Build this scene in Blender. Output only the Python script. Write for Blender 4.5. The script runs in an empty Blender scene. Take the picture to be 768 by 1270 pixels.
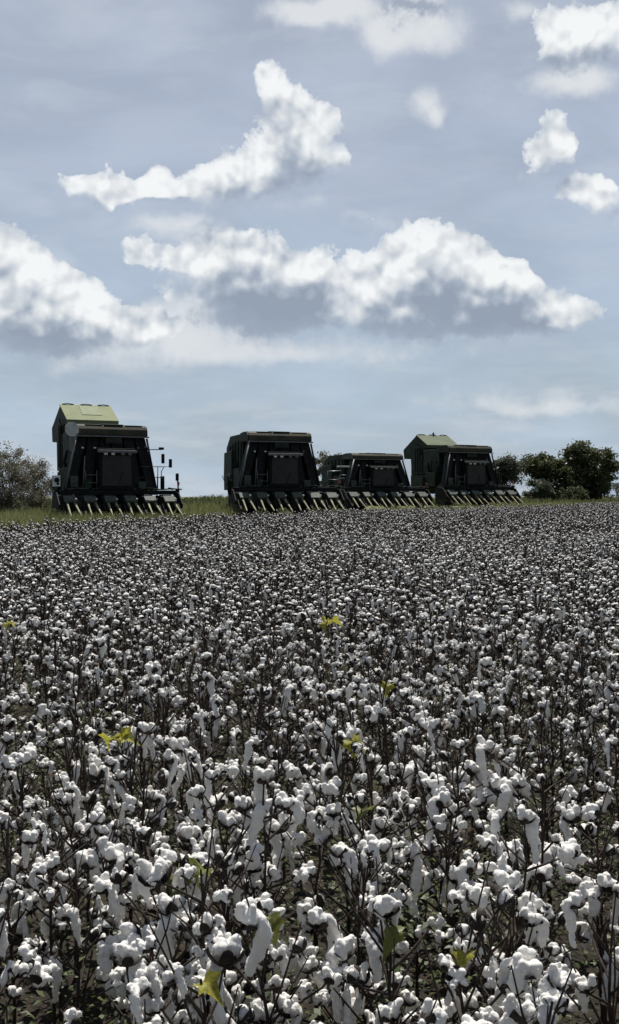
import bpy, bmesh, math, random, os
import numpy as np
from mathutils import Vector, Matrix, Euler, noise

random.seed(7)
rng = np.random.default_rng(7)
SC = bpy.context.scene
COL = SC.collection
R = math.radians

# ------------------------------------------------------------------ camera
CAM_H = 1.9
F = 1362.0                       # focal length in photo pixels (photo is 768 x 1270)
HOR = 616.0                      # row of the true horizon
cam_d = bpy.data.cameras.new('camera')
cam = bpy.data.objects.new('camera', cam_d)
COL.objects.link(cam)
cam_d.sensor_fit = 'VERTICAL'
cam_d.sensor_height = 24.0
cam_d.lens = 24.0 * F / 1270.0
cam_d.clip_start = 0.05
cam_d.clip_end = 20000
cam.location = (0, 0, CAM_H)
PITCH = math.atan((635 - HOR) / F)
cam.rotation_euler = (R(90) - PITCH, 0, 0)
SC.camera = cam

# ------------------------------------------------------------------ render settings
SC.render.engine = 'CYCLES'
SC.view_settings.view_transform = 'Standard'
SC.view_settings.look = 'None'
SC.view_settings.exposure = 0.5
SC.view_settings.gamma = 1.0
SC.cycles.max_bounces = 6
SC.cycles.diffuse_bounces = 3
SC.cycles.glossy_bounces = 2
SC.cycles.transmission_bounces = 3
SC.cycles.transparent_max_bounces = 4
SC.cycles.use_denoising = True
SC.cycles.sample_clamp_indirect = 6.0

SUN_EL, SUN_AZ = 63.0, 4.0
sd = bpy.data.lights.new('sun', 'SUN')
sd.energy = 5.0
sd.angle = R(0.53)
sd.color = (1.0, 0.955, 0.88)
sun = bpy.data.objects.new('sun', sd)
COL.objects.link(sun)
sv = Vector((math.sin(R(SUN_AZ)) * math.cos(R(SUN_EL)), math.cos(R(SUN_AZ)) * math.cos(R(SUN_EL)), math.sin(R(SUN_EL))))
sun.rotation_euler = sv.to_track_quat('Z', 'Y').to_euler()
sun.location = sv * 60


# ------------------------------------------------------------------ node helpers
class NT:
    def __init__(self, tree):
        self.t = tree
        self.n = tree.nodes
        self.l = tree.links

    def node(self, typ, **kw):
        n = self.n.new(typ)
        for k, v in kw.items():
            setattr(n, k, v)
        return n

    def put(self, sock, v):
        if hasattr(v, 'is_output'):
            self.l.new(v, sock)
        else:
            sock.default_value = v

    def m(self, op, a, b=0.0, c=None, clamp=False):
        n = self.node('ShaderNodeMath', operation=op)
        n.use_clamp = clamp
        self.put(n.inputs[0], a)
        self.put(n.inputs[1], b)
        if c is not None:
            self.put(n.inputs[2], c)
        return n.outputs[0]

    def vm(self, op, a, b=None, c=None, scale=None):
        n = self.node('ShaderNodeVectorMath', operation=op)
        self.put(n.inputs[0], a)
        if b is not None:
            self.put(n.inputs[1], b)
        if c is not None:
            self.put(n.inputs[2], c)
        if scale is not None:
            self.put(n.inputs['Scale'], scale)
        return n.outputs['Value'] if op in ('DOT_PRODUCT', 'LENGTH') else n.outputs['Vector']

    def sstep(self, x, a, b, lo=0.0, hi=1.0):
        n = self.node('ShaderNodeMapRange', interpolation_type='SMOOTHSTEP')
        self.put(n.inputs[0], x)
        self.put(n.inputs[1], a)
        self.put(n.inputs[2], b)
        self.put(n.inputs[3], lo)
        self.put(n.inputs[4], hi)
        return n.outputs[0]

    def mix(self, f, a, b, blend='MIX'):
        n = self.node('ShaderNodeMix', data_type='RGBA', blend_type=blend)
        self.put(n.inputs[0], f)
        self.put(n.inputs[6], a)
        self.put(n.inputs[7], b)
        return n.outputs[2]

    def noise(self, vec, scale, detail=4, rough=0.55, dist=0.0):
        n = self.node('ShaderNodeTexNoise')
        if vec is not None:
            self.put(n.inputs['Vector'], vec)
        n.inputs['Scale'].default_value = scale
        n.inputs['Detail'].default_value = detail
        n.inputs['Roughness'].default_value = rough
        n.inputs['Distortion'].default_value = dist
        return n


def col4(c, a=1.0):
    return (c[0], c[1], c[2], a)


# ------------------------------------------------------------------ sky: Nishita air + procedural cumulus, all by direction
def build_world():
    w = bpy.data.worlds.new('World')
    SC.world = w
    w.use_nodes = True
    t = NT(w.node_tree)
    t.n.clear()
    out = t.node('ShaderNodeOutputWorld')
    bg = t.node('ShaderNodeBackground')
    t.l.new(bg.outputs[0], out.inputs[0])
    sky = t.node('ShaderNodeTexSky', sky_type='NISHITA')
    sky.sun_disc = False
    sky.sun_elevation = R(SUN_EL)
    sky.sun_rotation = R(SUN_AZ)
    sky.altitude = 20
    sky.air_density = 1.0
    sky.dust_density = 2.2
    sky.ozone_density = 1.6
    geo = t.node('ShaderNodeTexCoord')
    d = t.vm('NORMALIZE', geo.outputs['Generated'])
    s = t.node('ShaderNodeSeparateXYZ')
    t.l.new(d, s.inputs[0])
    az = t.m('ARCTAN2', s.outputs[0], s.outputs[1])
    el = t.m('ARCSINE', s.outputs[2])
    cb = t.node('ShaderNodeCombineXYZ')
    t.l.new(az, cb.inputs[0])
    t.l.new(el, cb.inputs[1])
    P0 = cb.outputs[0]

    def ang(px, py):                      # photo pixel -> azimuth, elevation
        v = Vector(((px - 384) / F, 1.0, (635 - py) / F)).normalized()
        v.rotate(Euler((-PITCH, 0, 0)))
        return math.atan2(v.x, v.y), math.asin(v.z)

    def blob_group(name, blobs):
        g = bpy.data.node_groups.new(name, 'ShaderNodeTree')
        g.interface.new_socket('P', in_out='INPUT', socket_type='NodeSocketVector')
        g.interface.new_socket('S', in_out='OUTPUT', socket_type='NodeSocketFloat')
        q = NT(g)
        gi = q.node('NodeGroupInput')
        go = q.node('NodeGroupOutput')
        acc = None
        for (px, py, rx, ry, wt) in blobs:
            a, e = ang(px, py)
            ix, iy = F / (rx * 1.01), F / (ry * 1.02)
            v = q.vm('MULTIPLY_ADD', gi.outputs[0], (ix, iy, 0), (-a * ix, -e * iy, 0))
            r2 = q.vm('DOT_PRODUCT', v, v)
            x = q.m('POWER', 0.3679, r2)
            acc = q.m('MULTIPLY', x, wt) if acc is None else q.m('MULTIPLY_ADD', x, wt, acc)
        q.l.new(acc, go.inputs[0])
        return g

    def use(g, P):
        n = t.node('ShaderNodeGroup')
        n.node_tree = g
        t.l.new(P, n.inputs[0])
        return n.outputs[0]

    cum = [
        # upper middle cloud
        (92, 230, 26, 17, 1), (130, 232, 30, 19, 1), (172, 228, 30, 17, 1), (212, 232, 30, 20, 1), (252, 226, 30, 22, 1),
        (280, 203, 26, 22, 1), (292, 238, 40, 16, 1), (322, 208, 30, 24, 1), (345, 182, 26, 22, 1), (378, 180, 26, 18, .9),
        (395, 204, 36, 20, 1), (345, 120, 24, 24, .95), (332, 97, 20, 18, .9), (362, 138, 24, 20, .8), (400, 150, 32, 13, .75),
        (350, 236, 40, 12, .8), (375, 140, 44, 24, .8), (350, 110, 30, 22, .6), (110, 238, 50, 14, .7), (200, 240, 60, 14, .7), (390, 195, 46, 22, .6),
        # big middle cloud, left half
        (160, 312, 20, 20, .95), (190, 322, 28, 20, .95), (228, 322, 28, 24, .9), (262, 300, 28, 28, 1), (292, 312, 28, 32, 1),
        (330, 325, 32, 32, 1), (368, 340, 32, 30, 1), (402, 345, 24, 28, 1), (320, 372, 60, 28, .9), (385, 385, 50, 24, .9),
        (205, 362, 18, 14, .6), (262, 348, 34, 26, .9), (300, 350, 50, 30, .9), (350, 395, 60, 18, .8),
        # right half
        (452, 340, 24, 24, 1), (480, 330, 26, 32, 1), (508, 305, 26, 30, 1), (528, 288, 20, 22, 1), (556, 312, 26, 28, 1),
        (588, 332, 28, 30, 1), (628, 342, 24, 24, 1), (652, 366, 24, 24, 1), (540, 372, 70, 32, 1), (612, 385, 55, 26, 1),
        (680, 396, 36, 20, 1), (728, 386, 28, 22, 1), (705, 402, 40, 12, .8), (655, 385, 40, 24, .8), (470, 385, 40, 26, .9), (458, 268, 10, 7, .6), (300, 340, 70, 46, .6), (380, 355, 60, 44, .6), (560, 340, 80, 50, .6), (625, 368, 60, 38, .6), (440, 375, 50, 34, .7), (560, 350, 60, 30, .8), (580, 402, 80, 16, .8),
        # left cloud
        (6, 300, 24, 26, 1), (28, 332, 34, 32, 1), (62, 358, 34, 26, 1), (95, 378, 34, 24, .95), (10, 372, 50, 40, 1),
        (60, 400, 55, 28, .9), (128, 400, 45, 18, .8), (178, 408, 45, 14, .6), (-40, 330, 50, 60, 1), (80, 385, 70, 34, .9), (30, 410, 70, 30, .9), (140, 408, 60, 20, .8), (200, 400, 60, 18, .5), (110, 365, 36, 20, .6), (170, 405, 50, 24, .6), (350, 150, 40, 40, .6), (400, 170, 44, 30, .6), (300, 215, 60, 26, .5),
        # right upper clouds
        (690, 42, 32, 26, 1), (728, 30, 38, 28, 1), (765, 48, 36, 30, 1), (720, 62, 60, 18, .8),
        (686, 168, 22, 20, .95), (672, 196, 24, 22, .85), (700, 190, 16, 20, .6), (722, 234, 26, 14, .85), (752, 240, 26, 18, .9),
        (770, 262, 26, 26, .9), (690, 182, 28, 30, .6), (735, 238, 40, 20, .6), (725, 45, 60, 34, .6),
    ]
    soft = [
        (360, 14, 42, 16, .8), (425, 12, 46, 20, .9), (480, 44, 36, 20, .9), (540, 38, 46, 26, .8), (500, 10, 60, 12, .7),
        (648, 14, 24, 12, .8), (530, 128, 24, 18, .85), (548, 146, 12, 14, .6), (690, 100, 48, 18, .75), (740, 102, 40, 16, .6),
        (650, 222, 26, 14, .4), (240, 278, 60, 14, .5), (440, 275, 40, 10, .35), (290, 430, 80, 22, .6), (130, 430, 90, 22, .6),
        (220, 395, 60, 34, .6), (60, 330, 60, 20, .3), (600, 500, 120, 18, .28), (700, 505, 110, 14, .5), (560, 545, 160, 16, .2),
        (380, 250, 60, 14, .45), (480, 440, 140, 14, .3), (260, 400, 80, 30, .4), (330, 440, 110, 16, .25), (120, 455, 120, 20, .25), (450, 425, 160, 14, .35),
        (200, 290, 50, 24, .5), (640, 480, 140, 10, .2), (700, 490, 120, 16, .12), (60, 300, 30, 40, .3), (480, 290, 40, 20, .3),
    ]
    dark = [
        (352, 380, 80, 40, 1), (300, 368, 50, 34, .6), (330, 402, 60, 14, .4), (590, 386, 100, 36, 1), (520, 405, 50, 18, .8), (640, 400, 50, 14, .6), (395, 372, 26, 28, .45),
        (548, 360, 40, 26, .35), (300, 238, 60, 12, .45), (20, 430, 70, 16, .9), (40, 405, 50, 14, .3), (100, 415, 50, 16, .4), (505, 8, 34, 10, 1.0), (560, 4, 50, 8, .6), (712, 76, 50, 10, .8),
        (690, 205, 16, 16, .4), (380, 220, 40, 12, .3), (160, 480, 60, 22, .5), (240, 465, 70, 20, .4), (60, 432, 50, 12, .5), (768, 262, 16, 12, .3),
    ]
    gC, gS, gD = blob_group('cumulus_blobs', cum), blob_group('soft_blobs', soft), blob_group('shade_blobs', dark)

    # domain warp
    def warp(P, sc, amp, det=2):
        n = t.noise(P, sc, det, .5)
        c = t.vm('SUBTRACT', n.outputs['Color'], (.5, .5, .5))
        return t.vm('MULTIPLY_ADD', c, (amp, amp, 0), P)
    PW = warp(P0, 26.0, .030)
    PW = warp(PW, 80.0, .009)
    PF = warp(P0, 30.0, .012, 3)

    def billow(P, scale, det, rough=.5):
        v = t.node('ShaderNodeTexVoronoi', feature='SMOOTH_F1', voronoi_dimensions='2D')
        v.inputs['Smoothness'].default_value = .6
        t.put(v.inputs['Vector'], P)
        v.inputs['Scale'].default_value = scale
        v.inputs['Detail'].default_value = det
        v.inputs['Roughness'].default_value = rough
        v.inputs['Lacunarity'].default_value = 2.1
        return t.m('SUBTRACT', 1.0, v.outputs['Distance'])

    S = use(gC, PW)
    S2 = use(gC, t.vm('ADD', PW, (-0.003, 0.017, 0)))
    S3 = use(gC, t.vm('ADD', PW, (-0.006, 0.042, 0)))
    Dk = use(gD, t.vm('MULTIPLY_ADD', t.vm('SUBTRACT', t.noise(P0, 34, 6, .64).outputs['Color'], (.5, .5, .5)), (.060, .050, 0), P0))
    rag = t.noise(PF, 95, 8, .66, .3).outputs['Fac']
    puff = t.m('MULTIPLY_ADD', billow(PF, 34, 4.0, .58), .80, t.m('MULTIPLY', rag, .46))
    edge_n = t.m('SUBTRACT', puff, .79)
    D = t.m('ADD', t.m('SUBTRACT', t.m('MINIMUM', S, 1.8), .27), edge_n)
    D = t.m('MULTIPLY_ADD', t.m('MINIMUM', Dk, 1.2), .34, D)
    grad = t.m('SUBTRACT', t.m('MINIMUM', S, 2.2), t.m('MINIMUM', S2, 2.2))
    topness = t.sstep(grad, -.40, .12)              # 1 on the sunlit rim, 0 along the base
    thick = t.m('MULTIPLY_ADD', topness, 3.4, 1.5)   # how fast the cloud turns opaque inwards
    alpha = t.m('SUBTRACT', 1.0, t.m('POWER', 2.718, t.m('MULTIPLY', t.m('MULTIPLY', t.m('MAXIMUM', D, 0.0), thick), -1.0)))
    # lumps inside the cloud, lit from above and a little from the left
    def lump(P):
        return t.m('MULTIPLY_ADD', billow(P, 27, 2.4, .48), 1.0, t.m('MULTIPLY', t.noise(P, 48, 4, .55).outputs['Fac'], .30))
    h0 = lump(PF)
    h1 = lump(t.vm('ADD', PF, (-0.0032, 0.0090, 0)))
    fine = t.m('SUBTRACT', h0, h1)
    over = t.m('MINIMUM', S3, 2.4)                  # how much cloud stands above: the sun is up there
    L = t.m('MULTIPLY_ADD', fine, .80, .885)
    L = t.m('MULTIPLY_ADD', over, -.17, L)
    L = t.m('MULTIPLY_ADD', t.m('MINIMUM', grad, .6), .24, L)
    L = t.m('MULTIPLY_ADD', t.m('SUBTRACT', h0, .75), .20, L)
    L = t.m('SUBTRACT', L, t.m('MULTIPLY', t.m('MINIMUM', Dk, 1.2), .42))
    L = t.m('MINIMUM', t.m('MAXIMUM', L, 0.0), 1.0)
    ramp = t.node('ShaderNodeValToRGB')
    e = ramp.color_ramp.elements
    e[0].position, e[0].color = 0.0, (.29, .345, .43, 1)
    e[1].position, e[1].color = 1.0, (.87, .89, .90, 1)
    for p, c in ((.28, (.38, .435, .52, 1)), (.55, (.56, .605, .66, 1)), (.78, (.72, .75, .775, 1))):
        k = e.new(p)
        k.color = c
    t.l.new(L, ramp.inputs[0])
    cloud = ramp.outputs[0]

    # air: Nishita, made milky by thin high cloud
    air = t.mix(1.0, sky.outputs[0], (.054, .054, .054, 1), 'MULTIPLY')
    elr = t.m('MAXIMUM', el, 0.0)
    veil_n = t.noise(t.vm('MULTIPLY', P0, (1.0, 2.6, 1.0)), 5.0, 5, .55, .4).outputs['Fac']
    veil_f = t.m('MULTIPLY', t.sstep(veil_n, .30, .72, .60, .95), t.sstep(s.outputs[1], -.35, .55, .25, 1.0))
    hazecol = t.node('ShaderNodeValToRGB')
    e = hazecol.color_ramp.elements
    e[0].position, e[0].color = 0.0, (.46, .57, .69, 1)
    e[1].position, e[1].color = 1.0, (.455, .51, .615, 1)
    k = e.new(.28)
    k.color = (.455, .56, .685, 1)
    k = e.new(.6)
    k.color = (.465, .535, .655, 1)
    t.l.new(t.m('DIVIDE', elr, .48), hazecol.inputs[0])
    air = t.mix(veil_f, air, hazecol.outputs[0])
    # soft lower / higher clouds
    SS = use(gS, warp(P0, 22, .03, 4))
    sn = t.noise(P0, 38, 6, .6).outputs['Fac']
    sD = t.m('MULTIPLY_ADD', t.m('SUBTRACT', sn, .5), .9, SS)
    sA = t.m('MULTIPLY', t.sstep(sD, .18, 1.0), .85)
    streak = t.noise(t.vm('MULTIPLY', P0, (1.0, 5.5, 1.0)), 9.0, 5, .6, .3).outputs['Fac']
    low = t.sstep(el, .02, .20, 1.0, 0.0)
    stA = t.m('MULTIPLY', t.sstep(streak, .44, .72), t.m('MULTIPLY', low, .65))
    air = t.mix(stA, air, (.56, .615, .665, 1))
    st2 = t.noise(t.vm('MULTIPLY', P0, (1.0, 3.2, 1.0)), 7.5, 7, .62, .5).outputs['Fac']
    air = t.mix(t.sstep(st2, .46, .74, 0.0, .30), air, (.58, .63, .69, 1))
    air = t.mix(t.sstep(st2, .30, .46, .10, 0.0), air, (.35, .43, .55, 1))
    dD = t.m('MULTIPLY', t.m('MINIMUM', Dk, 1.0), .40)
    softcol = t.mix(t.m('MINIMUM', Dk, 1.0), (.74, .765, .785, 1), (.34, .39, .48, 1))
    air = t.mix(dD, air, (.34, .405, .52, 1))
    air = t.mix(sA, air, softcol)
    front = t.sstep(s.outputs[1], .1, .3)
    skycol = t.mix(t.m('MULTIPLY', alpha, front), air, cloud)
    # below the horizon: same dull ground glow
    skycol = t.mix(t.sstep(el, -.03, -.005, 1.0, 0.0), skycol, (.16, .16, .13, 1))
    t.l.new(skycol, bg.inputs[0])
    bg.inputs[1].default_value = 0.74
    w.cycles.sampling_method = 'MANUAL'
    w.cycles.sample_map_resolution = 512


build_world()


# ------------------------------------------------------------------ materials
def pmat(name, col, rough=.6, var=.0, vscale=6.0, metal=0.0, spec=.4, bump=0.0, bscale=40.0, col2=None, trans=0.0, obj_coords=True):
    m = bpy.data.materials.new(name)
    m.use_nodes = True
    t = NT(m.node_tree)
    t.n.clear()
    out = t.node('ShaderNodeOutputMaterial')
    b = t.node('ShaderNodeBsdfPrincipled')
    b.inputs['Roughness'].default_value = rough
    b.inputs['Metallic'].default_value = metal
    b.inputs['Specular IOR Level'].default_value = spec
    tc = t.node('ShaderNodeTexCoord')
    vec = tc.outputs['Object']
    if var > 0 or col2:
        n = t.noise(vec, vscale, 5, .62)
        c2 = col2 if col2 else tuple(x * (1 - var) for x in col)
        f = t.sstep(n.outputs['Fac'], .36, .66)
        c = t.mix(f, col4(col), col4(c2))
        t.put(b.inputs['Base Color'], c)
    else:
        b.inputs['Base Color'].default_value = col4(col)
    if bump > 0:
        bn = t.noise(vec, bscale, 4, .6)
        bp = t.node('ShaderNodeBump')
        bp.inputs['Strength'].default_value = bump
        bp.inputs['Distance'].default_value = .01
        t.l.new(bn.outputs['Fac'], bp.inputs['Height'])
        t.l.new(bp.outputs[0], b.inputs['Normal'])
    if trans > 0:
        tr = t.node('ShaderNodeBsdfTranslucent')
        if var > 0 or col2:
            t.put(tr.inputs[0], c)
        else:
            tr.inputs[0].default_value = col4(col)
        mx = t.node('ShaderNodeMixShader')
        mx.inputs[0].default_value = trans
        t.l.new(b.outputs[0], mx.inputs[1])
        t.l.new(tr.outputs[0], mx.inputs[2])
        t.l.new(mx.outputs[0], out.inputs[0])
    else:
        t.l.new(b.outputs[0], out.inputs[0])
    return m


def leaf_mat(name, cols, trans=.35, rough=.5, scale=1.5):
    """foliage: colour differs from leaf to leaf (Random Per Island), part translucent"""
    m = bpy.data.materials.new(name)
    m.use_nodes = True
    t = NT(m.node_tree)
    t.n.clear()
    out = t.node('ShaderNodeOutputMaterial')
    b = t.node('ShaderNodeBsdfPrincipled')
    b.inputs['Roughness'].default_value = rough
    b.inputs['Specular IOR Level'].default_value = .35
    g = t.node('ShaderNodeNewGeometry')
    ramp = t.node('ShaderNodeValToRGB')
    e = ramp.color_ramp.elements
    e[0].color = col4(cols[0])
    e[1].color = col4(cols[-1])
    for i, c in enumerate(cols[1:-1]):
        k = e.new((i + 1) / (len(cols) - 1))
        k.color = col4(c)
    tc = t.node('ShaderNodeTexCoord')
    n = t.noise(tc.outputs['Object'], scale, 3, .6)
    f = t.m('MULTIPLY_ADD', g.outputs['Random Per Island'], .65, t.m('MULTIPLY', n.outputs['Fac'], .40))
    f = t.m('SUBTRACT', f, .05, clamp=True)
    t.l.new(f, ramp.inputs[0])
    t.l.new(ramp.outputs[0], b.inputs['Base Color'])
    tr = t.node('ShaderNodeBsdfTranslucent')
    t.l.new(ramp.outputs[0], tr.inputs[0])
    mx = t.node('ShaderNodeMixShader')
    mx.inputs[0].default_value = trans
    t.l.new(b.outputs[0], mx.inputs[1])
    t.l.new(tr.outputs[0], mx.inputs[2])
    t.l.new(mx.outputs[0], out.inputs[0])
    return m


def lint_mat():
    m = bpy.data.materials.new('cotton_lint')
    m.use_nodes = True
    t = NT(m.node_tree)
    t.n.clear()
    out = t.node('ShaderNodeOutputMaterial')
    tc = t.node('ShaderNodeTexCoord')
    n1 = t.noise(tc.outputs['Object'], 70, 5, .65, .8)
    n2 = t.noise(tc.outputs['Object'], 420, 4, .7, 1.2)
    c = t.mix(t.sstep(n1.outputs['Fac'], .55, .80), (.80, .785, .755, 1), (.56, .52, .46, 1))
    h = t.m('MULTIPLY_ADD', n2.outputs['Fac'], .35, n1.outputs['Fac'])
    bp = t.node('ShaderNodeBump')
    bp.inputs['Strength'].default_value = .45
    bp.inputs['Distance'].default_value = .0022
    t.l.new(h, bp.inputs['Height'])
    df = t.node('ShaderNodeBsdfDiffuse')
    df.inputs['Roughness'].default_value = .25
    t.l.new(c, df.inputs[0])
    t.l.new(bp.outputs[0], df.inputs['Normal'])
    tr = t.node('ShaderNodeBsdfTranslucent')
    t.l.new(c, tr.inputs[0])
    mx = t.node('ShaderNodeMixShader')
    mx.inputs[0].default_value = .11
    t.l.new(df.outputs[0], mx.inputs[1])
    t.l.new(tr.outputs[0], mx.inputs[2])
    t.l.new(mx.outputs[0], out.inputs[0])
    return m


M = {}
M['lint'] = lint_mat()
M['burr'] = pmat('dry_burr', (.034, .025, .020), .75, .6, 60, bump=.4, bscale=200, spec=.25)
M['stem'] = pmat('cotton_stem', (.045, .030, .024), .75, .65, 25, bump=.4, bscale=150, spec=.3)
M['yleaf'] = pmat('yellow_leaf', (.36, .32, .035), .6, 0, 90, col2=(.15, .17, .03), trans=.45, bump=.2, bscale=90)
M['gleaf'] = pmat('green_leaf', (.10, .13, .025), .5, 0, 45, col2=(.17, .15, .03), trans=.4, bump=.2, bscale=90)
M['dleaf'] = pmat('dry_leaf', (.07, .045, .028), .7, .5, 60, trans=.2)
M['weed'] = leaf_mat('weed_leaf', [(.026, .040, .011), (.05, .07, .018), (.09, .105, .03)], .30, .55, 3)
M['grass'] = leaf_mat('grass_blade', [(.10, .125, .05), (.155, .175, .07), (.205, .21, .095), (.26, .24, .125)], .45, .6, .35)
M['weedtall'] = leaf_mat('tall_weed_leaf', [(.04, .055, .02), (.08, .095, .035), (.14, .145, .06)], .4, .6, .5)

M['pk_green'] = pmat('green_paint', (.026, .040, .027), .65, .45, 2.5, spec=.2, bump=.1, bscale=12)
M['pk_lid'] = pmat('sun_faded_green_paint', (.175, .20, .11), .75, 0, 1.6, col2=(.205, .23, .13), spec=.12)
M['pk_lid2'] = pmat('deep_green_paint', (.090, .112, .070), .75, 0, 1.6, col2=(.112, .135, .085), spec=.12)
M['pk_patch'] = pmat('pale_green_hatch', (.225, .26, .165), .75, .15, 3, spec=.12)
M['pk_black'] = pmat('black_metal', (.012, .013, .013), .7, .5, 4, spec=.15)
M['pk_duct'] = pmat('dark_duct', (.017, .019, .018), .7, .5, 3, spec=.15)
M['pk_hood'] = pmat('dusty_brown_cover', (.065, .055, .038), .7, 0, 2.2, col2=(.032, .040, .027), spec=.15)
M['pk_steel'] = pmat('worn_steel', (.16, .17, .17), .45, .4, 10, metal=.3)
M['pk_unit'] = pmat('dusty_green_unit', (.020, .036, .024), .65, .5, 5, spec=.2)
M['pk_flap'] = pmat('dusty_flap', (.07, .085, .07), .65, .5, 6, spec=.2)
M['pk_div'] = pmat('worn_yellow_point', (.30, .28, .18), .65, 0, 5, col2=(.13, .12, .07), spec=.15)
M['pk_glass'] = pmat('cab_glass', (.034, .026, .022), .25, .5, 1.5, spec=.25)
M['pk_rim'] = pmat('yellow_rim', (.42, .33, .05), .5, .3, 6)
M['rubber'] = pmat('tyre_rubber', (.018, .017, .016), .85, .3, 10)
M['pk_grey'] = pmat('grey_plate', (.55, .58, .56), .55, .25, 5)
M['pk_white'] = pmat('white_plate', (.75, .75, .74), .5, .1, 8)
M['pk_red'] = pmat('red_reflector', (.42, .09, .08), .3, .2, 8)
M['pk_lens'] = pmat('lamp_lens', (.62, .64, .62), .15, .2, 20)
M['bark'] = pmat('bark', (.075, .062, .048), .85, .5, 14, bump=.6, bscale=30)
M['bark_pale'] = pmat('pale_bark', (.16, .14, .115), .85, .5, 14, bump=.6, bscale=30)
M['tree_green'] = leaf_mat('tree_leaf', [(.028, .038, .018), (.050, .064, .027), (.085, .097, .042), (.13, .13, .062)], .36, .5, .55)
M['tree_blue'] = leaf_mat('dull_tree_leaf', [(.040, .052, .036), (.07, .085, .056), (.115, .125, .085)], .38, .5, .6)
M['tree_grey'] = leaf_mat('grey_shrub_leaf', [(.07, .072, .05), (.125, .122, .088), (.18, .17, .135), (.25, .232, .19)], .3, .55, .8)
M['tree_olive'] = leaf_mat('olive_shrub_leaf', [(.040, .045, .022), (.075, .078, .040), (.12, .11, .07)], .3, .55, .8)


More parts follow.
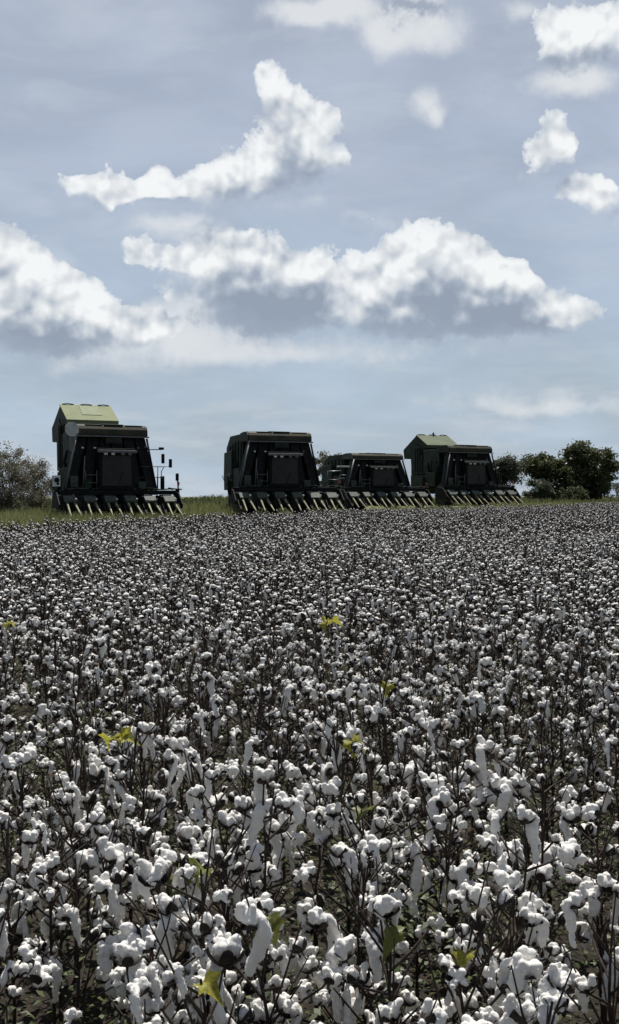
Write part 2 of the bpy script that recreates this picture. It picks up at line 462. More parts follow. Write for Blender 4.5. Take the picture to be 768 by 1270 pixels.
# ------------------------------------------------------------------ mesh builder
class MB:
    def __init__(self):
        self.bm = bmesh.new()
        self.mi = 0

    def _mark(self, n0):
        self.bm.faces.ensure_lookup_table()
        for f in self.bm.faces[n0:]:
            f.material_index = self.mi

    def poly(self, pts):
        n0 = len(self.bm.faces)
        self.bm.faces.new([self.bm.verts.new(p) for p in pts])
        self._mark(n0)

    def prism(self, prof, x0, x1, bev=0.0):
        """profile in (y,z), extruded along x"""
        bm = bmesh.new()
        a = [bm.verts.new((x0, y, z)) for y, z in prof]
        b = [bm.verts.new((x1, y, z)) for y, z in prof]
        n = len(prof)
        bm.faces.new(a)
        bm.faces.new(list(reversed(b)))
        for i in range(n):
            j = (i + 1) % n
            bm.faces.new((a[j], a[i], b[i], b[j]))
        self._merge(bm, bev)

    def _merge(self, bm, bev=0.0):
        bmesh.ops.recalc_face_normals(bm, faces=bm.faces)
        if bev > 0:
            bmesh.ops.bevel(bm, geom=list(bm.edges), offset=bev, segments=2, affect='EDGES', profile=.6)
        n0 = len(self.bm.faces)
        m = bpy.data.meshes.new('t')
        bm.to_mesh(m)
        bm.free()
        self.bm.from_mesh(m)
        bpy.data.meshes.remove(m)
        self._mark(n0)

    def box(self, lo, hi, bev=0.0, top=None):
        """axis box lo..hi; top=(sx,sy) scales the top face"""
        bm = bmesh.new()
        cx, cy = (lo[0] + hi[0]) / 2, (lo[1] + hi[1]) / 2
        vs = []
        for z, s in ((lo[2], (1, 1)), (hi[2], top or (1, 1))):
            for x, y in ((lo[0], lo[1]), (hi[0], lo[1]), (hi[0], hi[1]), (lo[0], hi[1])):
                vs.append(bm.verts.new((cx + (x - cx) * s[0], cy + (y - cy) * s[1], z)))
        for f in ((3, 2, 1, 0), (4, 5, 6, 7), (0, 1, 5, 4), (1, 2, 6, 5), (2, 3, 7, 6), (3, 0, 4, 7)):
            bm.faces.new([vs[i] for i in f])
        self._merge(bm, bev)

    def hexa(self, quad0, quad1, bev=0.0):
        bm = bmesh.new()
        a = [bm.verts.new(p) for p in quad0]
        b = [bm.verts.new(p) for p in quad1]
        bm.faces.new(a)
        bm.faces.new(list(reversed(b)))
        for i in range(4):
            j = (i + 1) % 4
            bm.faces.new((a[j], a[i], b[i], b[j]))
        self._merge(bm, bev)

    def tube(self, pts, rad, seg=6, cap=True):
        pts = [Vector(p) for p in pts]
        n = len(pts)
        rads = rad if isinstance(rad, (list, tuple)) else [rad] * n
        n0 = len(self.bm.faces)
        rings = []
        ref = Vector((0.31, 0.87, 0.37))
        for i, p in enumerate(pts):
            d = (pts[min(i + 1, n - 1)] - pts[max(i - 1, 0)])
            if d.length < 1e-9:
                d = Vector((0, 0, 1))
            d.normalize()
            u = d.cross(ref)
            if u.length < .05:
                u = d.cross(Vector((1, 0, 0)))
            u.normalize()
            v = d.cross(u)
            rings.append([self.bm.verts.new(p + (u * math.cos(2 * math.pi * k / seg) + v * math.sin(2 * math.pi * k / seg)) * rads[i]) for k in range(seg)])
        for i in range(n - 1):
            for k in range(seg):
                q = (k + 1) % seg
                f = self.bm.faces.new((rings[i][k], rings[i][q], rings[i + 1][q], rings[i + 1][k]))
                f.smooth = True
        if cap and seg > 2:
            self.bm.faces.new(list(reversed(rings[0])))
            self.bm.faces.new(rings[-1])
        self._mark(n0)

    def lathe_x(self, cx, cy, cz, prof, seg=28):
        """revolve (x, r) profile about an x-parallel axis"""
        n0 = len(self.bm.faces)
        rings = []
        for (x, r) in prof:
            rings.append([self.bm.verts.new((cx + x, cy + r * math.cos(2 * math.pi * k / seg), cz + r * math.sin(2 * math.pi * k / seg))) for k in range(seg)])
        for i in range(len(prof) - 1):
            for k in range(seg):
                q = (k + 1) % seg
                f = self.bm.faces.new((rings[i][k], rings[i][q], rings[i + 1][q], rings[i + 1][k]))
                f.smooth = True
        self._mark(n0)

    def ico(self, c, r, sub=1, sq=(1, 1, 1)):
        n0 = len(self.bm.faces)
        mt = Matrix.Translation(c) @ Matrix.Diagonal((r * sq[0], r * sq[1], r * sq[2], 1))
        bmesh.ops.create_icosphere(self.bm, subdivisions=sub, radius=1.0, matrix=mt)
        self.bm.faces.ensure_lookup_table()
        for f in self.bm.faces[n0:]:
            f.smooth = True
            f.material_index = self.mi

    def mesh(self, name, mats):
        m = bpy.data.meshes.new(name)
        self.bm.to_mesh(m)
        self.bm.free()
        for x in (mats if isinstance(mats, (list, tuple)) else [mats]):
            m.materials.append(x)
        return m

    def build(self, name, mats, parent=None, recalc=True):
        if recalc:
            bmesh.ops.recalc_face_normals(self.bm, faces=self.bm.faces)
        return link(name, self.mesh(name, mats), parent)


def link(name, data, parent=None):
    o = bpy.data.objects.new(name, data)
    COL.objects.link(o)
    if parent:
        o.parent = parent
    return o


def tag(o, label=None, cat=None, group=None, kind=None):
    if label:
        o['label'] = label
    if cat:
        o['category'] = cat
    if group:
        o['group'] = group
    if kind:
        o['kind'] = kind
    return o


def empty(name, loc, rz=0.0):
    o = bpy.data.objects.new(name, None)
    COL.objects.link(o)
    o.location = loc
    o.rotation_euler = (0, 0, rz)
    o.empty_display_size = .3
    return o


def np_mesh(name, V, Fc, mats, mi=None, smooth=None):
    """triangles from numpy arrays"""
    m = bpy.data.meshes.new(name)
    nv, nf = len(V), len(Fc)
    m.vertices.add(nv)
    m.vertices.foreach_set('co', np.ascontiguousarray(V, dtype=np.float32).ravel())
    k = Fc.shape[1]
    m.loops.add(nf * k)
    m.loops.foreach_set('vertex_index', np.ascontiguousarray(Fc, dtype=np.int32).ravel())
    m.polygons.add(nf)
    m.polygons.foreach_set('loop_start', np.arange(0, nf * k, k, dtype=np.int32))
    if mi is not None:
        m.polygons.foreach_set('material_index', np.ascontiguousarray(mi, dtype=np.int32))
    if smooth is not None:
        m.polygons.foreach_set('use_smooth', np.ascontiguousarray(smooth, dtype=bool))
    for x in mats:
        m.materials.append(x)
    m.update(calc_edges=True)
    m.validate()
    return m


# ------------------------------------------------------------------ terrain
EDGE = [(-60, 20), (-20, 29), (-11.5, 32), (-9.2, 34), (-7.2, 38.5), (-5.2, 42.5), (-2.6, 46.5), (0.2, 51), (2.2, 54.6), (6.2, 58.3), (9.5, 62.3), (13.4, 66), (18, 74), (24, 84), (34, 100), (60, 130)]
EX = np.array([e[0] for e in EDGE], float)
EY = np.array([e[1] for e in EDGE], float)


def edge_y(x):
    return np.interp(x, EX, EY)


def sst(a, b, x):
    t = np.clip((x - a) / (b - a), 0, 1)
    return t * t * (3 - 2 * t)


def ground_z(x, y):
    x = np.asarray(x, float)
    y = np.asarray(y, float)
    z = .0085 * np.clip(y, 0, 84)
    s = y - edge_y(x)
    z = z + sst(-.3, 3.2, s) * (.25 + .22 * sst(50, 66, y))
    z = z - .30 * sst(110, 400, y)
    return z


def gz(x, y):
    return float(ground_z(x, y))


def build_ground():
    ys = np.concatenate([np.arange(-30, 0, 3.0), np.arange(0, 24, .8), np.arange(24, 100, .8), np.geomspace(100, 9000, 28)])
    xs = np.concatenate([-np.geomspace(60, 7000, 16)[::-1], np.arange(-58, 58, 1.2), np.geomspace(60, 7000, 16)])
    X, Y = np.meshgrid(xs, ys)
    Z = ground_z(X, Y)
    for i in range(Z.shape[0]):
        for j in range(Z.shape[1]):
            if abs(X[i, j]) < 60 and Y[i, j] < 100:
                Z[i, j] += .05 * noise.noise(Vector((X[i, j] * .7, Y[i, j] * .7, 0)))
    V = np.stack([X.ravel(), Y.ravel(), Z.ravel()], 1)
    nx, ny = len(xs), len(ys)
    I, J = np.meshgrid(np.arange(nx - 1), np.arange(ny - 1))
    a = (J * nx + I).ravel()
    Fq = np.stack([a, a + 1, a + 1 + nx, a + nx], 1)
    m = bpy.data.materials.new('field_soil')
    m.use_nodes = True
    t = NT(m.node_tree)
    b = t.n['Principled BSDF']
    b.inputs['Roughness'].default_value = .95
    b.inputs['Specular IOR Level'].default_value = .15
    tc = t.node('ShaderNodeTexCoord')
    P = tc.outputs['Object']
    n1 = t.noise(P, 1.1, 6, .65).outputs['Fac']
    n2 = t.noise(P, 14, 6, .7).outputs['Fac']
    n3 = t.noise(P, .35, 3, .6).outputs['Fac']
    soil = t.mix(t.sstep(n2, .3, .7), (.013, .011, .008, 1), (.036, .029, .022, 1))
    green = t.mix(n2, (.035, .048, .014, 1), (.075, .08, .03, 1))
    c = t.mix(t.sstep(n1, .52, .66, 0, .6), soil, green)
    sp = t.node('ShaderNodeSeparateXYZ')
    t.l.new(P, sp.inputs[0])
    far = t.sstep(sp.outputs[1], 45, 70)
    c = t.mix(far, c, t.mix(n3, (.07, .085, .03, 1), (.13, .125, .055, 1)))
    t.l.new(c, b.inputs['Base Color'])
    bp = t.node('ShaderNodeBump')
    bp.inputs['Strength'].default_value = .7
    bp.inputs['Distance'].default_value = .05
    t.l.new(n2, bp.inputs['Height'])
    t.l.new(bp.outputs[0], b.inputs['Normal'])
    me = np_mesh('ground', V, Fq, [m], smooth=np.ones(len(Fq), bool))
    o = link('ground', me)
    tag(o, kind='structure')


build_ground()


# ------------------------------------------------------------------ cotton: boll, burr, stem and leaf shapes
def make_lint(seed, kind):
    r = random.Random(seed)
    mb = MB()
    balls = []

    def ball(c, rad, sq=(1, 1, 1)):
        balls.append(1)
        mb.ico(Vector(c), rad, 2, sq)
    if kind in ('round', 'droop', 'drip'):
        k = r.choice((3, 4, 4, 5))
        rr = r.uniform(.017, .023)
        a0 = r.random() * 6.28
        for i in range(k):
            a = a0 + i * 6.283 / k + r.uniform(-.3, .3)
            dz = r.uniform(-.010, .008)
            c = (math.cos(a) * rr, math.sin(a) * rr, .018 + dz)
            ball(c, r.uniform(.0115, .0175), (r.uniform(.8, 1.2), r.uniform(.8, 1.2), r.uniform(1.0, 1.7)))
            for q in range(2):
                ball((c[0] * 1.25 + r.uniform(-.008, .008), c[1] * 1.25 + r.uniform(-.008, .008), c[2] + r.uniform(-.012, .020)), r.uniform(.008, .011))
        ball((0, 0, .010), .014)
    if kind in ('droop', 'drip'):
        for tnum in range(r.choice((1, 2)) if kind == 'droop' else r.choice((1, 1, 2))):
            a = r.random() * 6.28 if tnum == 0 else a + r.uniform(1.0, 2.4)
            L = r.uniform(.05, .09) if kind == 'droop' else r.uniform(.10, .17)
            p = Vector((math.cos(a) * .021, math.sin(a) * .021, .016))
            n = int(L / .008)
            sway = r.uniform(-.35, .35)
            w0 = r.uniform(.015, .021)
            flat = r.uniform(.45, .75)
            tx, ty = (1.25, flat) if r.random() < .7 else (flat, 1.25)
            bulge = r.uniform(.3, .7)
            for i in range(n):
                f = i / n
                if i < 3:
                    p = p + Vector((math.cos(a) * .004, math.sin(a) * .004, -.004))
                else:
                    p = p + Vector((r.uniform(-.003, .003) + sway * .004, r.uniform(-.003, .003), -.009))
                w = w0 * (.72 + .35 * math.exp(-((f - bulge) / .25) ** 2) - .42 * max(0, f - .55)) * r.uniform(.82, 1.15)
                ball(p, w, (tx, ty, 1.1))
    if kind == 'half':
        k = 4
        for i in range(k):
            a = i * 6.283 / k + r.uniform(-.2, .2)
            ball((math.cos(a) * .010, math.sin(a) * .010, .012), r.uniform(.011, .0135), (1, 1, 1.5))
    m0 = mb.mesh('t', M['lint'])
    o = bpy.data.objects.new('t', m0)
    COL.objects.link(o)
    md = o.modifiers.new('r', 'REMESH')
    md.mode = 'VOXEL'
    md.voxel_size = .0031 if kind != 'half' else .003
    dg = bpy.context.evaluated_depsgraph_get()
    dg.update()
    me = bpy.data.meshes.new_from_object(o.evaluated_get(dg))
    bpy.data.objects.remove(o)
    bpy.data.meshes.remove(m0)
    bm = bmesh.new()
    bm.from_mesh(me)
    bmesh.ops.smooth_vert(bm, verts=bm.verts, factor=.5, use_axis_x=True, use_axis_y=True, use_axis_z=True)
    off = Vector((seed * 1.7, seed * .3, 0))
    bm.normal_update()
    for v in bm.verts:
        n = noise.noise(v.co * 32 + off) * .0050 + noise.noise(v.co * 85 + off) * .0024 + noise.noise(v.co * 230 + off) * .0007
        v.co += v.normal * n
    # loose fibres standing off the lint
    r2 = random.Random(seed + 900)
    bm.faces.ensure_lookup_table()
    zmin = min(v.co.z for v in bm.verts)
    base_faces = list(bm.faces)
    for q in range(200):
        f = r2.choice(base_faces)
        c = f.calc_center_median()
        nn = f.normal.copy()
        low = 1.0 if c.z < zmin + .03 and kind in ('droop', 'drip') else 0.0
        dv = (nn + Vector((r2.uniform(-.8, .8), r2.uniform(-.8, .8), r2.uniform(-.8, .5) - 1.6 * low))).normalized()
        Lf = r2.uniform(.003, .008) * (1 + .9 * low)
        sd_ = dv.cross(Vector((r2.uniform(-1, 1), r2.uniform(-1, 1), r2.uniform(-1, 1)))).normalized() * r2.uniform(.0004, .0009)
        bend = Vector((r2.uniform(-.3, .3), r2.uniform(-.3, .3), -.35)) * Lf
        p0, p1, p2 = c - nn * .001, c + dv * Lf * .5, c + dv * Lf + bend
        va, vb, vc, vd, ve = [bm.verts.new(p) for p in (p0 - sd_, p0 + sd_, p1 + sd_ * .8, p1 - sd_ * .8, p2)]
        bm.faces.new((va, vb, vc, vd))
        bm.faces.new((vd, vc, ve))
    for f in bm.faces:
        f.smooth = True
    bm.to_mesh(me)
    bm.free()
    me.name = 'boll'
    me.materials.clear()
    me.materials.append(M['lint'])
    return me


def make_burr(seed, small=False):
    r = random.Random(seed)
    mb = MB()
    k = r.choice((4, 5, 4))
    L = r.uniform(.040, .050) * (.95 if small else 1.0)
    closed = small
    a0 = r.random() * 6
    for i in range(k):
        a = a0 + i * 6.283 / k + r.uniform(-.15, .15)
        ca, sa = math.cos(a), math.sin(a)
        rows = []
        n = 6
        for j in range(n):
            f = j / (n - 1)
            if closed:
                rad = .004 + .020 * math.sin(f * 2.4)
                z = -.014 + L * 1.05 * f
            else:
                rad = .004 + .030 * math.sin(min(f * 1.5, 1.45)) + .006 * f
                z = -.014 + L * (f ** 1.4) * r.uniform(.75, .92) - .006 * max(0, f - .75) * 4
            w = (.0145 if not closed else .012) * math.sin(math.pi * (f * .82 + .17)) ** .8 + .001
            c = Vector((ca * rad, sa * rad, z))
            side = Vector((-sa, ca, 0))
            inn = Vector((ca, sa, 0)) * (-w * .35)
            rows.append([mb.bm.verts.new(c - side * w + inn * -.6), mb.bm.verts.new(c + Vector((ca, sa, 0)) * .002), mb.bm.verts.new(c + side * w + inn * -.6)])
        for j in range(n - 1):
            for q in range(2):
                f_ = mb.bm.faces.new((rows[j][q], rows[j][q + 1], rows[j + 1][q + 1], rows[j + 1][q]))
                f_.smooth = True
    mb.tube([(0, 0, -.034), (0, 0, -.020), (0, 0, -.010)], [.0025, .003, .006], 6)
    mb.ico((0, 0, -.008), .012, 1, (1, 1, .7))
    bm = mb.bm
    bmesh.ops.solidify(bm, geom=list(bm.faces), thickness=.0012)
    return mb.mesh('burr', M['burr'])


KINDS = ['round'] * 5 + ['droop'] * 5 + ['drip'] * 5 + ['half'] * 2
LINTS = [(k, make_lint(i + 3, k)) for i, k in enumerate(KINDS)]
BURRS = [make_burr(i) for i in range(4)]
BURRS_S = [make_burr(i + 20, True) for i in range(2)]


def joined(lint, burr):
    bm = bmesh.new()
    bm.from_mesh(lint)
    n0 = len(bm.faces)
    bm.from_mesh(burr)
    bm.faces.ensure_lookup_table()
    for f in bm.faces[n0:]:
        f.material_index = 1
    m = bpy.data.meshes.new('boll')
    bm.to_mesh(m)
    bm.free()
    m.materials.append(M['lint'])
    m.materials.append(M['burr'])
    return m


PAIRS = []
for i, (k, l) in enumerate(LINTS):
    b = BURRS_S[i % 2] if k == 'half' else BURRS[i % 4]
    PAIRS.append((k, l, b, joined(l, b)))


def plant_skeleton(seed, H):
    """stem polyline + branches with boll spots; returns (tubes, spots)"""
    r = random.Random(seed)
    tubes, spots = [], []
    lean = Vector((r.uniform(-.10, .10), r.uniform(-.10, .10), 0))
    n = 9
    main = []
    for i in range(n + 1):
        f = i / n
        main.append(Vector((lean.x * f * f * H + r.uniform(-.008, .008) * (f > 0), lean.y * f * f * H + r.uniform(-.008, .008) * (f > 0), f * H)))
    tubes.append((main, [.0072 * (1 - .70 * i / n) + .0008 for i in range(n + 1)]))

    def at(z):
        f = z / H * n
        i = min(int(f), n - 1)
        return main[i].lerp(main[i + 1], f - i)
    nb = r.randint(9, 12)
    a = r.random() * 6.28
    for b in range(nb):
        z = H * (.26 + .70 * (b + r.uniform(-.3, .3)) / nb)
        a += 2.4 + r.uniform(-.5, .5)
        f = z / H
        L = (.34 - .20 * f) * r.uniform(.6, 1.15)
        el = R(r.uniform(22, 55))
        p = at(max(.1, min(z, H * .98)))
        pts = [p.copy()]
        k = 3 if L > .16 else 2
        for j in range(k):
            aa = a + r.uniform(-.35, .35)
            d = Vector((math.cos(aa) * math.cos(el), math.sin(aa) * math.cos(el), math.sin(el)))
            p = p + d * (L / k)
            pts.append(p.copy())
            if j > 0 or r.random() < .35:
                dd = Vector((math.cos(aa + r.uniform(-1, 1)), math.sin(aa + r.uniform(-1, 1)), r.uniform(.4, 1.4))).normalized()
                spots.append((p + dd * .030, dd)) if r.random() < .80 else None
        tubes.append((pts, [.0044 * (1 - .45 * i / k) for i in range(k + 1)]))
    # top: thin bare tip or boll
    if r.random() < .75:
        spots.append((main[-1] + Vector((0, 0, .03)), Vector((r.uniform(-.3, .3), r.uniform(-.3, .3), 1)).normalized()))
    # bare twigs
    for q in range(r.randint(6, 10)):
        z = H * r.uniform(.35, .93)
        p = at(z)
        aa = r.random() * 6.28
        e2 = R(r.uniform(45, 84))
        Lq = r.uniform(.12, .30)
        d = Vector((math.cos(aa) * math.cos(e2), math.sin(aa) * math.cos(e2), math.sin(e2)))
        tubes.append(([p, p + d * Lq * .5 + Vector((r.uniform(-.01, .01), r.uniform(-.01, .01), 0)), p + d * Lq], [.0033, .0027, .0016]))
    return tubes, spots


SKEL = []
for i in range(12):
    H = .66 + .020 * i + random.uniform(-.03, .03)
    tb, sp = plant_skeleton(i * 13 + 5, H)
    mb = MB()
    for pts, rad in tb:
        mb.tube(pts, rad, 5, cap=False)
    SKEL.append((H, mb.mesh('stem', M['stem']), sp, tb))


def make_leaf(seed, size):
    """drooping palmate leaf, 3 to 5 pointed lobes, folded along the midrib"""
    r = random.Random(seed)
    mb = MB()
    outline = [(0, 0), (.28, -.12), (.52, .05), (.40, .22), (.62, .50), (.34, .52), (.20, .66), (0, 1.0)]
    pts = outline + [(-x, y) for x, y in reversed(outline[1:-1])]

    def place(x, y):
        z = .55 * abs(x) - .85 * y * y + .05 * math.sin(9 * x + seed) + .04 * math.sin(7 * y)
        return Vector((x * size, y * size * .9, z * size))
    c = mb.bm.verts.new(place(0, .35))
    vs = [mb.bm.verts.new(place(x * r.uniform(.88, 1.1), y)) for x, y in pts]
    for i in range(len(vs)):
        f = mb.bm.faces.new((c, vs[i], vs[(i + 1) % len(vs)]))
        f.smooth = True
    bmesh.ops.subdivide_edges(mb.bm, edges=list(mb.bm.edges), cuts=1)
    for v in mb.bm.verts:
        v.co.z += noise.noise(v.co * 60 + Vector((seed, 0, 0))) * .006
    mb.tube([(0, -.5 * size, .1 * size), (0, -.2 * size, .1 * size), (0, 0, 0)], .0015, 5)
    return mb


LEAFS = {'y': [make_leaf(i, .085).mesh('leaf', M['yleaf']) for i in range(3)],
         'g': [make_leaf(i + 9, .085).mesh('leaf', M['gleaf']) for i in range(3)],
         'd': [make_leaf(i + 19, .06).mesh('leaf', M['dleaf']) for i in range(3)]}

# ------------------------------------------------------------------ where the plants stand
HALF = math.atan(384 / F)
pts = []
DENS = 10.0
# near and middle: dart throwing on a jittered grid; rows hardly show, as in the photo
cell = 1 / math.sqrt(DENS)
for iy in range(int(90 / cell)):
    y0 = 1.75 + iy * cell
    halfw = y0 * math.tan(HALF) * 1.10 + 1.6
    nx = int(2 * halfw / cell) + 1
    for ix in range(nx):
        x = -halfw + (ix + random.uniform(.05, .95)) * cell + (.5 * cell if iy % 2 else 0)
        y = y0 + random.uniform(.0, .95) * cell
        if y > edge_y(x) - .1 + .5 * noise.noise(Vector((x * .8, y * .8, 3))):
            continue
        if noise.noise(Vector((x * .75, y * .75, 11))) < -.60 and y > 7:
            continue                         # small gaps where weeds show
        pts.append((x, y))
pts.sort(key=lambda p: math.hypot(*p))
inview = [p for p in pts if abs(p[0]) < p[1] * math.tan(HALF) + .26]
N_THINGS = 300
near = inview[:N_THINGS]
near_set = set(near)
rest = [p for p in pts if p not in near_set]
D_NEAR = math.hypot(*near[-1])

GROUP = 'cotton plants in the near part of the field'
COMMON = 'brown nearer cotton plant with open white bolls and no green or yellow leaf'


def cotton_plant(x, y, label, rnd, leaves=(), sk=None, scale=1.0, split=False, top_leaf_z=None):
    H, stem, spots, tb = SKEL[sk if sk is not None else rnd.randrange(len(SKEL))]
    rz = rnd.random() * 6.283
    root = empty('cotton_plant', (x, y, gz(x, y) - .01), rz)
    root.scale = (scale, scale, scale)
    tag(root, label, 'cotton plant', GROUP)
    link('stem', stem, root)
    near_p = math.hypot(x, y) < 5.5
    for (p, d) in spots:
        if rnd.random() < (.12 if math.hypot(x, y) < 3.2 else .30 if math.hypot(x, y) < 4.5 else .50):
            continue
        u = rnd.random()
        if u < (.30 if near_p else .58):
            cand = [q for q in PAIRS if q[0] == 'round']
        elif u < (.56 if near_p else .72):
            cand = [q for q in PAIRS if q[0] == 'droop']
        elif u < (.84 if near_p else .82):
            cand = [q for q in PAIRS if q[0] == 'drip']
        else:
            cand = [q for q in PAIRS if q[0] == 'half']
        k, l, b, j = rnd.choice(cand)
        o = link('boll', l if split else j, root)
        s = rnd.choice((rnd.uniform(.58, .84), rnd.uniform(.70, 1.12))) * (1.02 if math.hypot(x, y) < 4.5 else 1.0)
        o.scale = (s, s, s)
        o.location = p
        q = Vector((0, 0, 1)).rotation_difference(d)
        if k in ('droop', 'drip'):
            q = Vector((0, 0, 1)).rotation_difference(Vector((d.x * .35, d.y * .35, 1)).normalized())
        e = (q.to_matrix() @ Matrix.Rotation(rnd.random() * 6.28, 3, 'Z')).to_euler()
        o.rotation_euler = e
        if split:
            link('burr', b, o)
    for (kind, z, size, n) in leaves:
        for i in range(n):
            lf = link('leaf', rnd.choice(LEAFS[kind]), root)
            if kind == 'd':
                sp = rnd.choice(tb[1:])[0]
                lf.location = sp[-1]
            else:
                lf.location = (rnd.uniform(-.02, .02) + .03 * i, rnd.uniform(-.02, .02), z / scale)
            lf.rotation_euler = (rnd.uniform(-.6, .5), rnd.uniform(-.5, .5), -rz + math.pi + rnd.uniform(-1.2, 1.2) + i * 1.3)
            lf.scale = (size,) * 3
    return root


# plants that carry a leaf: photo pixel of the leaf, kind, size, count, label
LEAFY = [
    (402, 770, 'y', .95, 3, 'tall cotton plant with yellow leaf cluster on top, in mid field below lowest picker'),
    (162, 912, 'y', .80, 3, 'cotton plant topped by a bright yellow leaf cluster, left of the field centre'),
    (432, 916, 'y', .68, 2, 'cotton plant with a bright yellow leaf at its tip near the middle of the field'),
    (452, 1004, 'g', .8, 1, 'cotton plant with one hanging yellow-green leaf, right of centre in the foreground'),
    (212, 1085, 'g', .85, 3, 'foreground cotton plant with a pair of large drooping olive leaves, left of centre'),
    (258, 1215, 'y', .65, 1, 'cotton plant at the bottom of the field with one folded yellow-green leaf'),
    (568, 1180, 'y', .55, 1, 'foreground cotton plant with one small yellow leaf held flat, right of centre'),
    (332, 1142, 'g', .7, 2, 'foreground cotton plant with dark green curled leaves just left of centre'),
    (484, 846, 'y', .7, 1, 'cotton plant with a small yellow leaf in mid field, right of centre'),
    (490, 1150, 'g', .8, 1, 'foreground cotton plant with a dull olive leaf, right of centre'),
    (10, 772, 'y', .7, 2, 'cotton plant with a small yellow leaf at the left end of mid field'),
]
rnd = random.Random(21)
used = set()
for i, (px, py, kind, size, n, lab) in enumerate(LEAFY):
    zl = .90 if py < 1000 else .76          # leaf height over its own ground
    # solve distance along the ray with the sloping ground
    dist = 5.0
    for _ in range(20):
        dist = (CAM_H - gz(0, dist) - zl) * F / (py - HOR)
    X = (px - 384) / F * dist
    best = min((p for p in near if p not in used), key=lambda p: math.hypot(p[0] - X, p[1] - dist))
    used.add(best)
    sk = 7 if py < 1000 else 3
    tall = SKEL[sk][0]
    cotton_plant(X, dist, lab, rnd, leaves=[(kind, zl, size, n)], sk=sk, scale=(zl + .01) / tall, split=dist < 5)
for p in near:
    if p in used:
        continue
    lv = [('d', 0, rnd.uniform(.5, .9), 1)] if rnd.random() < .35 else []
    cotton_plant(p[0], p[1], COMMON, rnd, leaves=lv, scale=rnd.uniform(.9, 1.1), split=math.hypot(*p) < 5)


# ------------------------------------------------------------------ the rest of the field: one object
def tri(Fc):
    out = []
    for f in Fc:
        for i in range(1, len(f) - 1):
            out.append((f[0], f[i], f[i + 1]))
    return np.array(out, np.int64)


def ico_np(sub):
    bm = bmesh.new()
    bmesh.ops.create_icosphere(bm, subdivisions=sub, radius=1.0)
    V = np.array([v.co[:] for v in bm.verts])
    Fc = np.array([[v.index for v in f.verts] for f in bm.faces])
    bm.free()
    return V, Fc


ICO1, ICO2 = ico_np(1), ico_np(2)


def low_plant(seed, lod):
    r = np.random.default_rng(seed)
    H, _, spots, tb = SKEL[seed % len(SKEL)]
    Vs, Fs, Ms = [], [], []
    nv = 0

    def add(V, Fc, m):
        nonlocal nv
        Vs.append(V)
        Fs.append(Fc + nv)
        Ms.append(np.full(len(Fc), m))
        nv += len(V)
    # stems as 3-sided bars
    for i, (ps, rad) in enumerate(tb):
        if lod == 2 and i > 12:
            break
        ps = [ps[0], ps[len(ps) // 2], ps[-1]] if (i == 0 or lod == 1) else [ps[0], ps[-1]]
        k = 2.3 if lod == 2 else 1.3
        w = max(rad[0], .003) * k
        ring = []
        for j, p in enumerate(ps):
            ww = w * (1 - .55 * j / (len(ps) - 1))
            ring.append([[p.x + ww * math.cos(q), p.y + ww * math.sin(q), p.z] for q in (0, 2.1, 4.2)])
        V = np.array(ring).reshape(-1, 3)
        Fc = []
        for j in range(len(ps) - 1):
            for q in range(3):
                a, b = j * 3 + q, j * 3 + (q + 1) % 3
                Fc += [(a, b, b + 3), (a, b + 3, a + 3)]
        add(V, np.array(Fc), 1)
    for (p, d) in spots:
        if r.random() < (.44 if lod == 1 else .56) or (lod == 2 and p.z < .38 * H):
            continue
        s = r.uniform(.70, 1.10)
        c = np.array(p[:])
        base = ICO2 if lod == 1 else ICO1
        V = base[0] * np.array([.029, .029, .026]) * s * (1.0 if lod == 1 else 1.05)
        V = V * (1 + r.uniform(-.26, .26, (len(V), 1)))
        add(V + c + [0, 0, .012], base[1], 0)
        u = r.random()
        if u < .25:                       # hanging lint
            ang = r.uniform(0, 6.28)
            L = r.uniform(.035, .08)
            V = ICO1[0] * np.array([.019, .019, L]) * s * (1 + r.uniform(-.15, .15, (len(ICO1[0]), 1)))
            add(V + c + [.026 * math.cos(ang), .026 * math.sin(ang), .01 - L * .8], ICO1[1], 0)
        # dark burr cup below / in front
        a0 = r.uniform(0, 6.28)
        kk = 5 if lod == 1 else 4
        ring = [[.040 * s * math.cos(a0 + q * 6.283 / kk), .040 * s * math.sin(a0 + q * 6.283 / kk), r.uniform(-.004, .040)] for q in range(kk)]
        V = np.array(ring + [[0, 0, -.034]]) + c
        add(V, np.array([(q, (q + 1) % kk, kk) for q in range(kk)]), 2)
    return np.concatenate(Vs), np.concatenate(Fs), np.concatenate(Ms)


LOW1 = [low_plant(i, 1) for i in range(12)]
LOW2 = [low_plant(i + 12, 2) for i in range(12)]
Vs, Fs, Ms = [], [], []
nv = 0
for (x, y) in rest:
    d = math.hypot(x, y)
    V, Fc, mi = random.choice(LOW1 if d < 27 else LOW2)
    a = random.random() * 6.283
    s = random.uniform(.88, 1.12)
    ca, sa = math.cos(a) * s, math.sin(a) * s
    W = np.empty_like(V)
    W[:, 0] = V[:, 0] * ca - V[:, 1] * sa + x
    W[:, 1] = V[:, 0] * sa + V[:, 1] * ca + y
    W[:, 2] = V[:, 2] * s + gz(x, y)
    Vs.append(W)
    Fs.append(Fc + nv)
    Ms.append(mi)
    nv += len(V)
Ms = np.concatenate(Ms)
me = np_mesh('cotton_field', np.concatenate(Vs), np.concatenate(Fs), [M['lint'], M['stem'], M['burr']], Ms, Ms == 0)
o = link('cotton_field', me)
tag(o, 'far cotton plants merging into a grey and white field up to the machines', 'cotton field', kind='stuff')
print('plants', len(near), len(rest), 'near limit', round(D_NEAR, 1), 'tris', len(Ms))


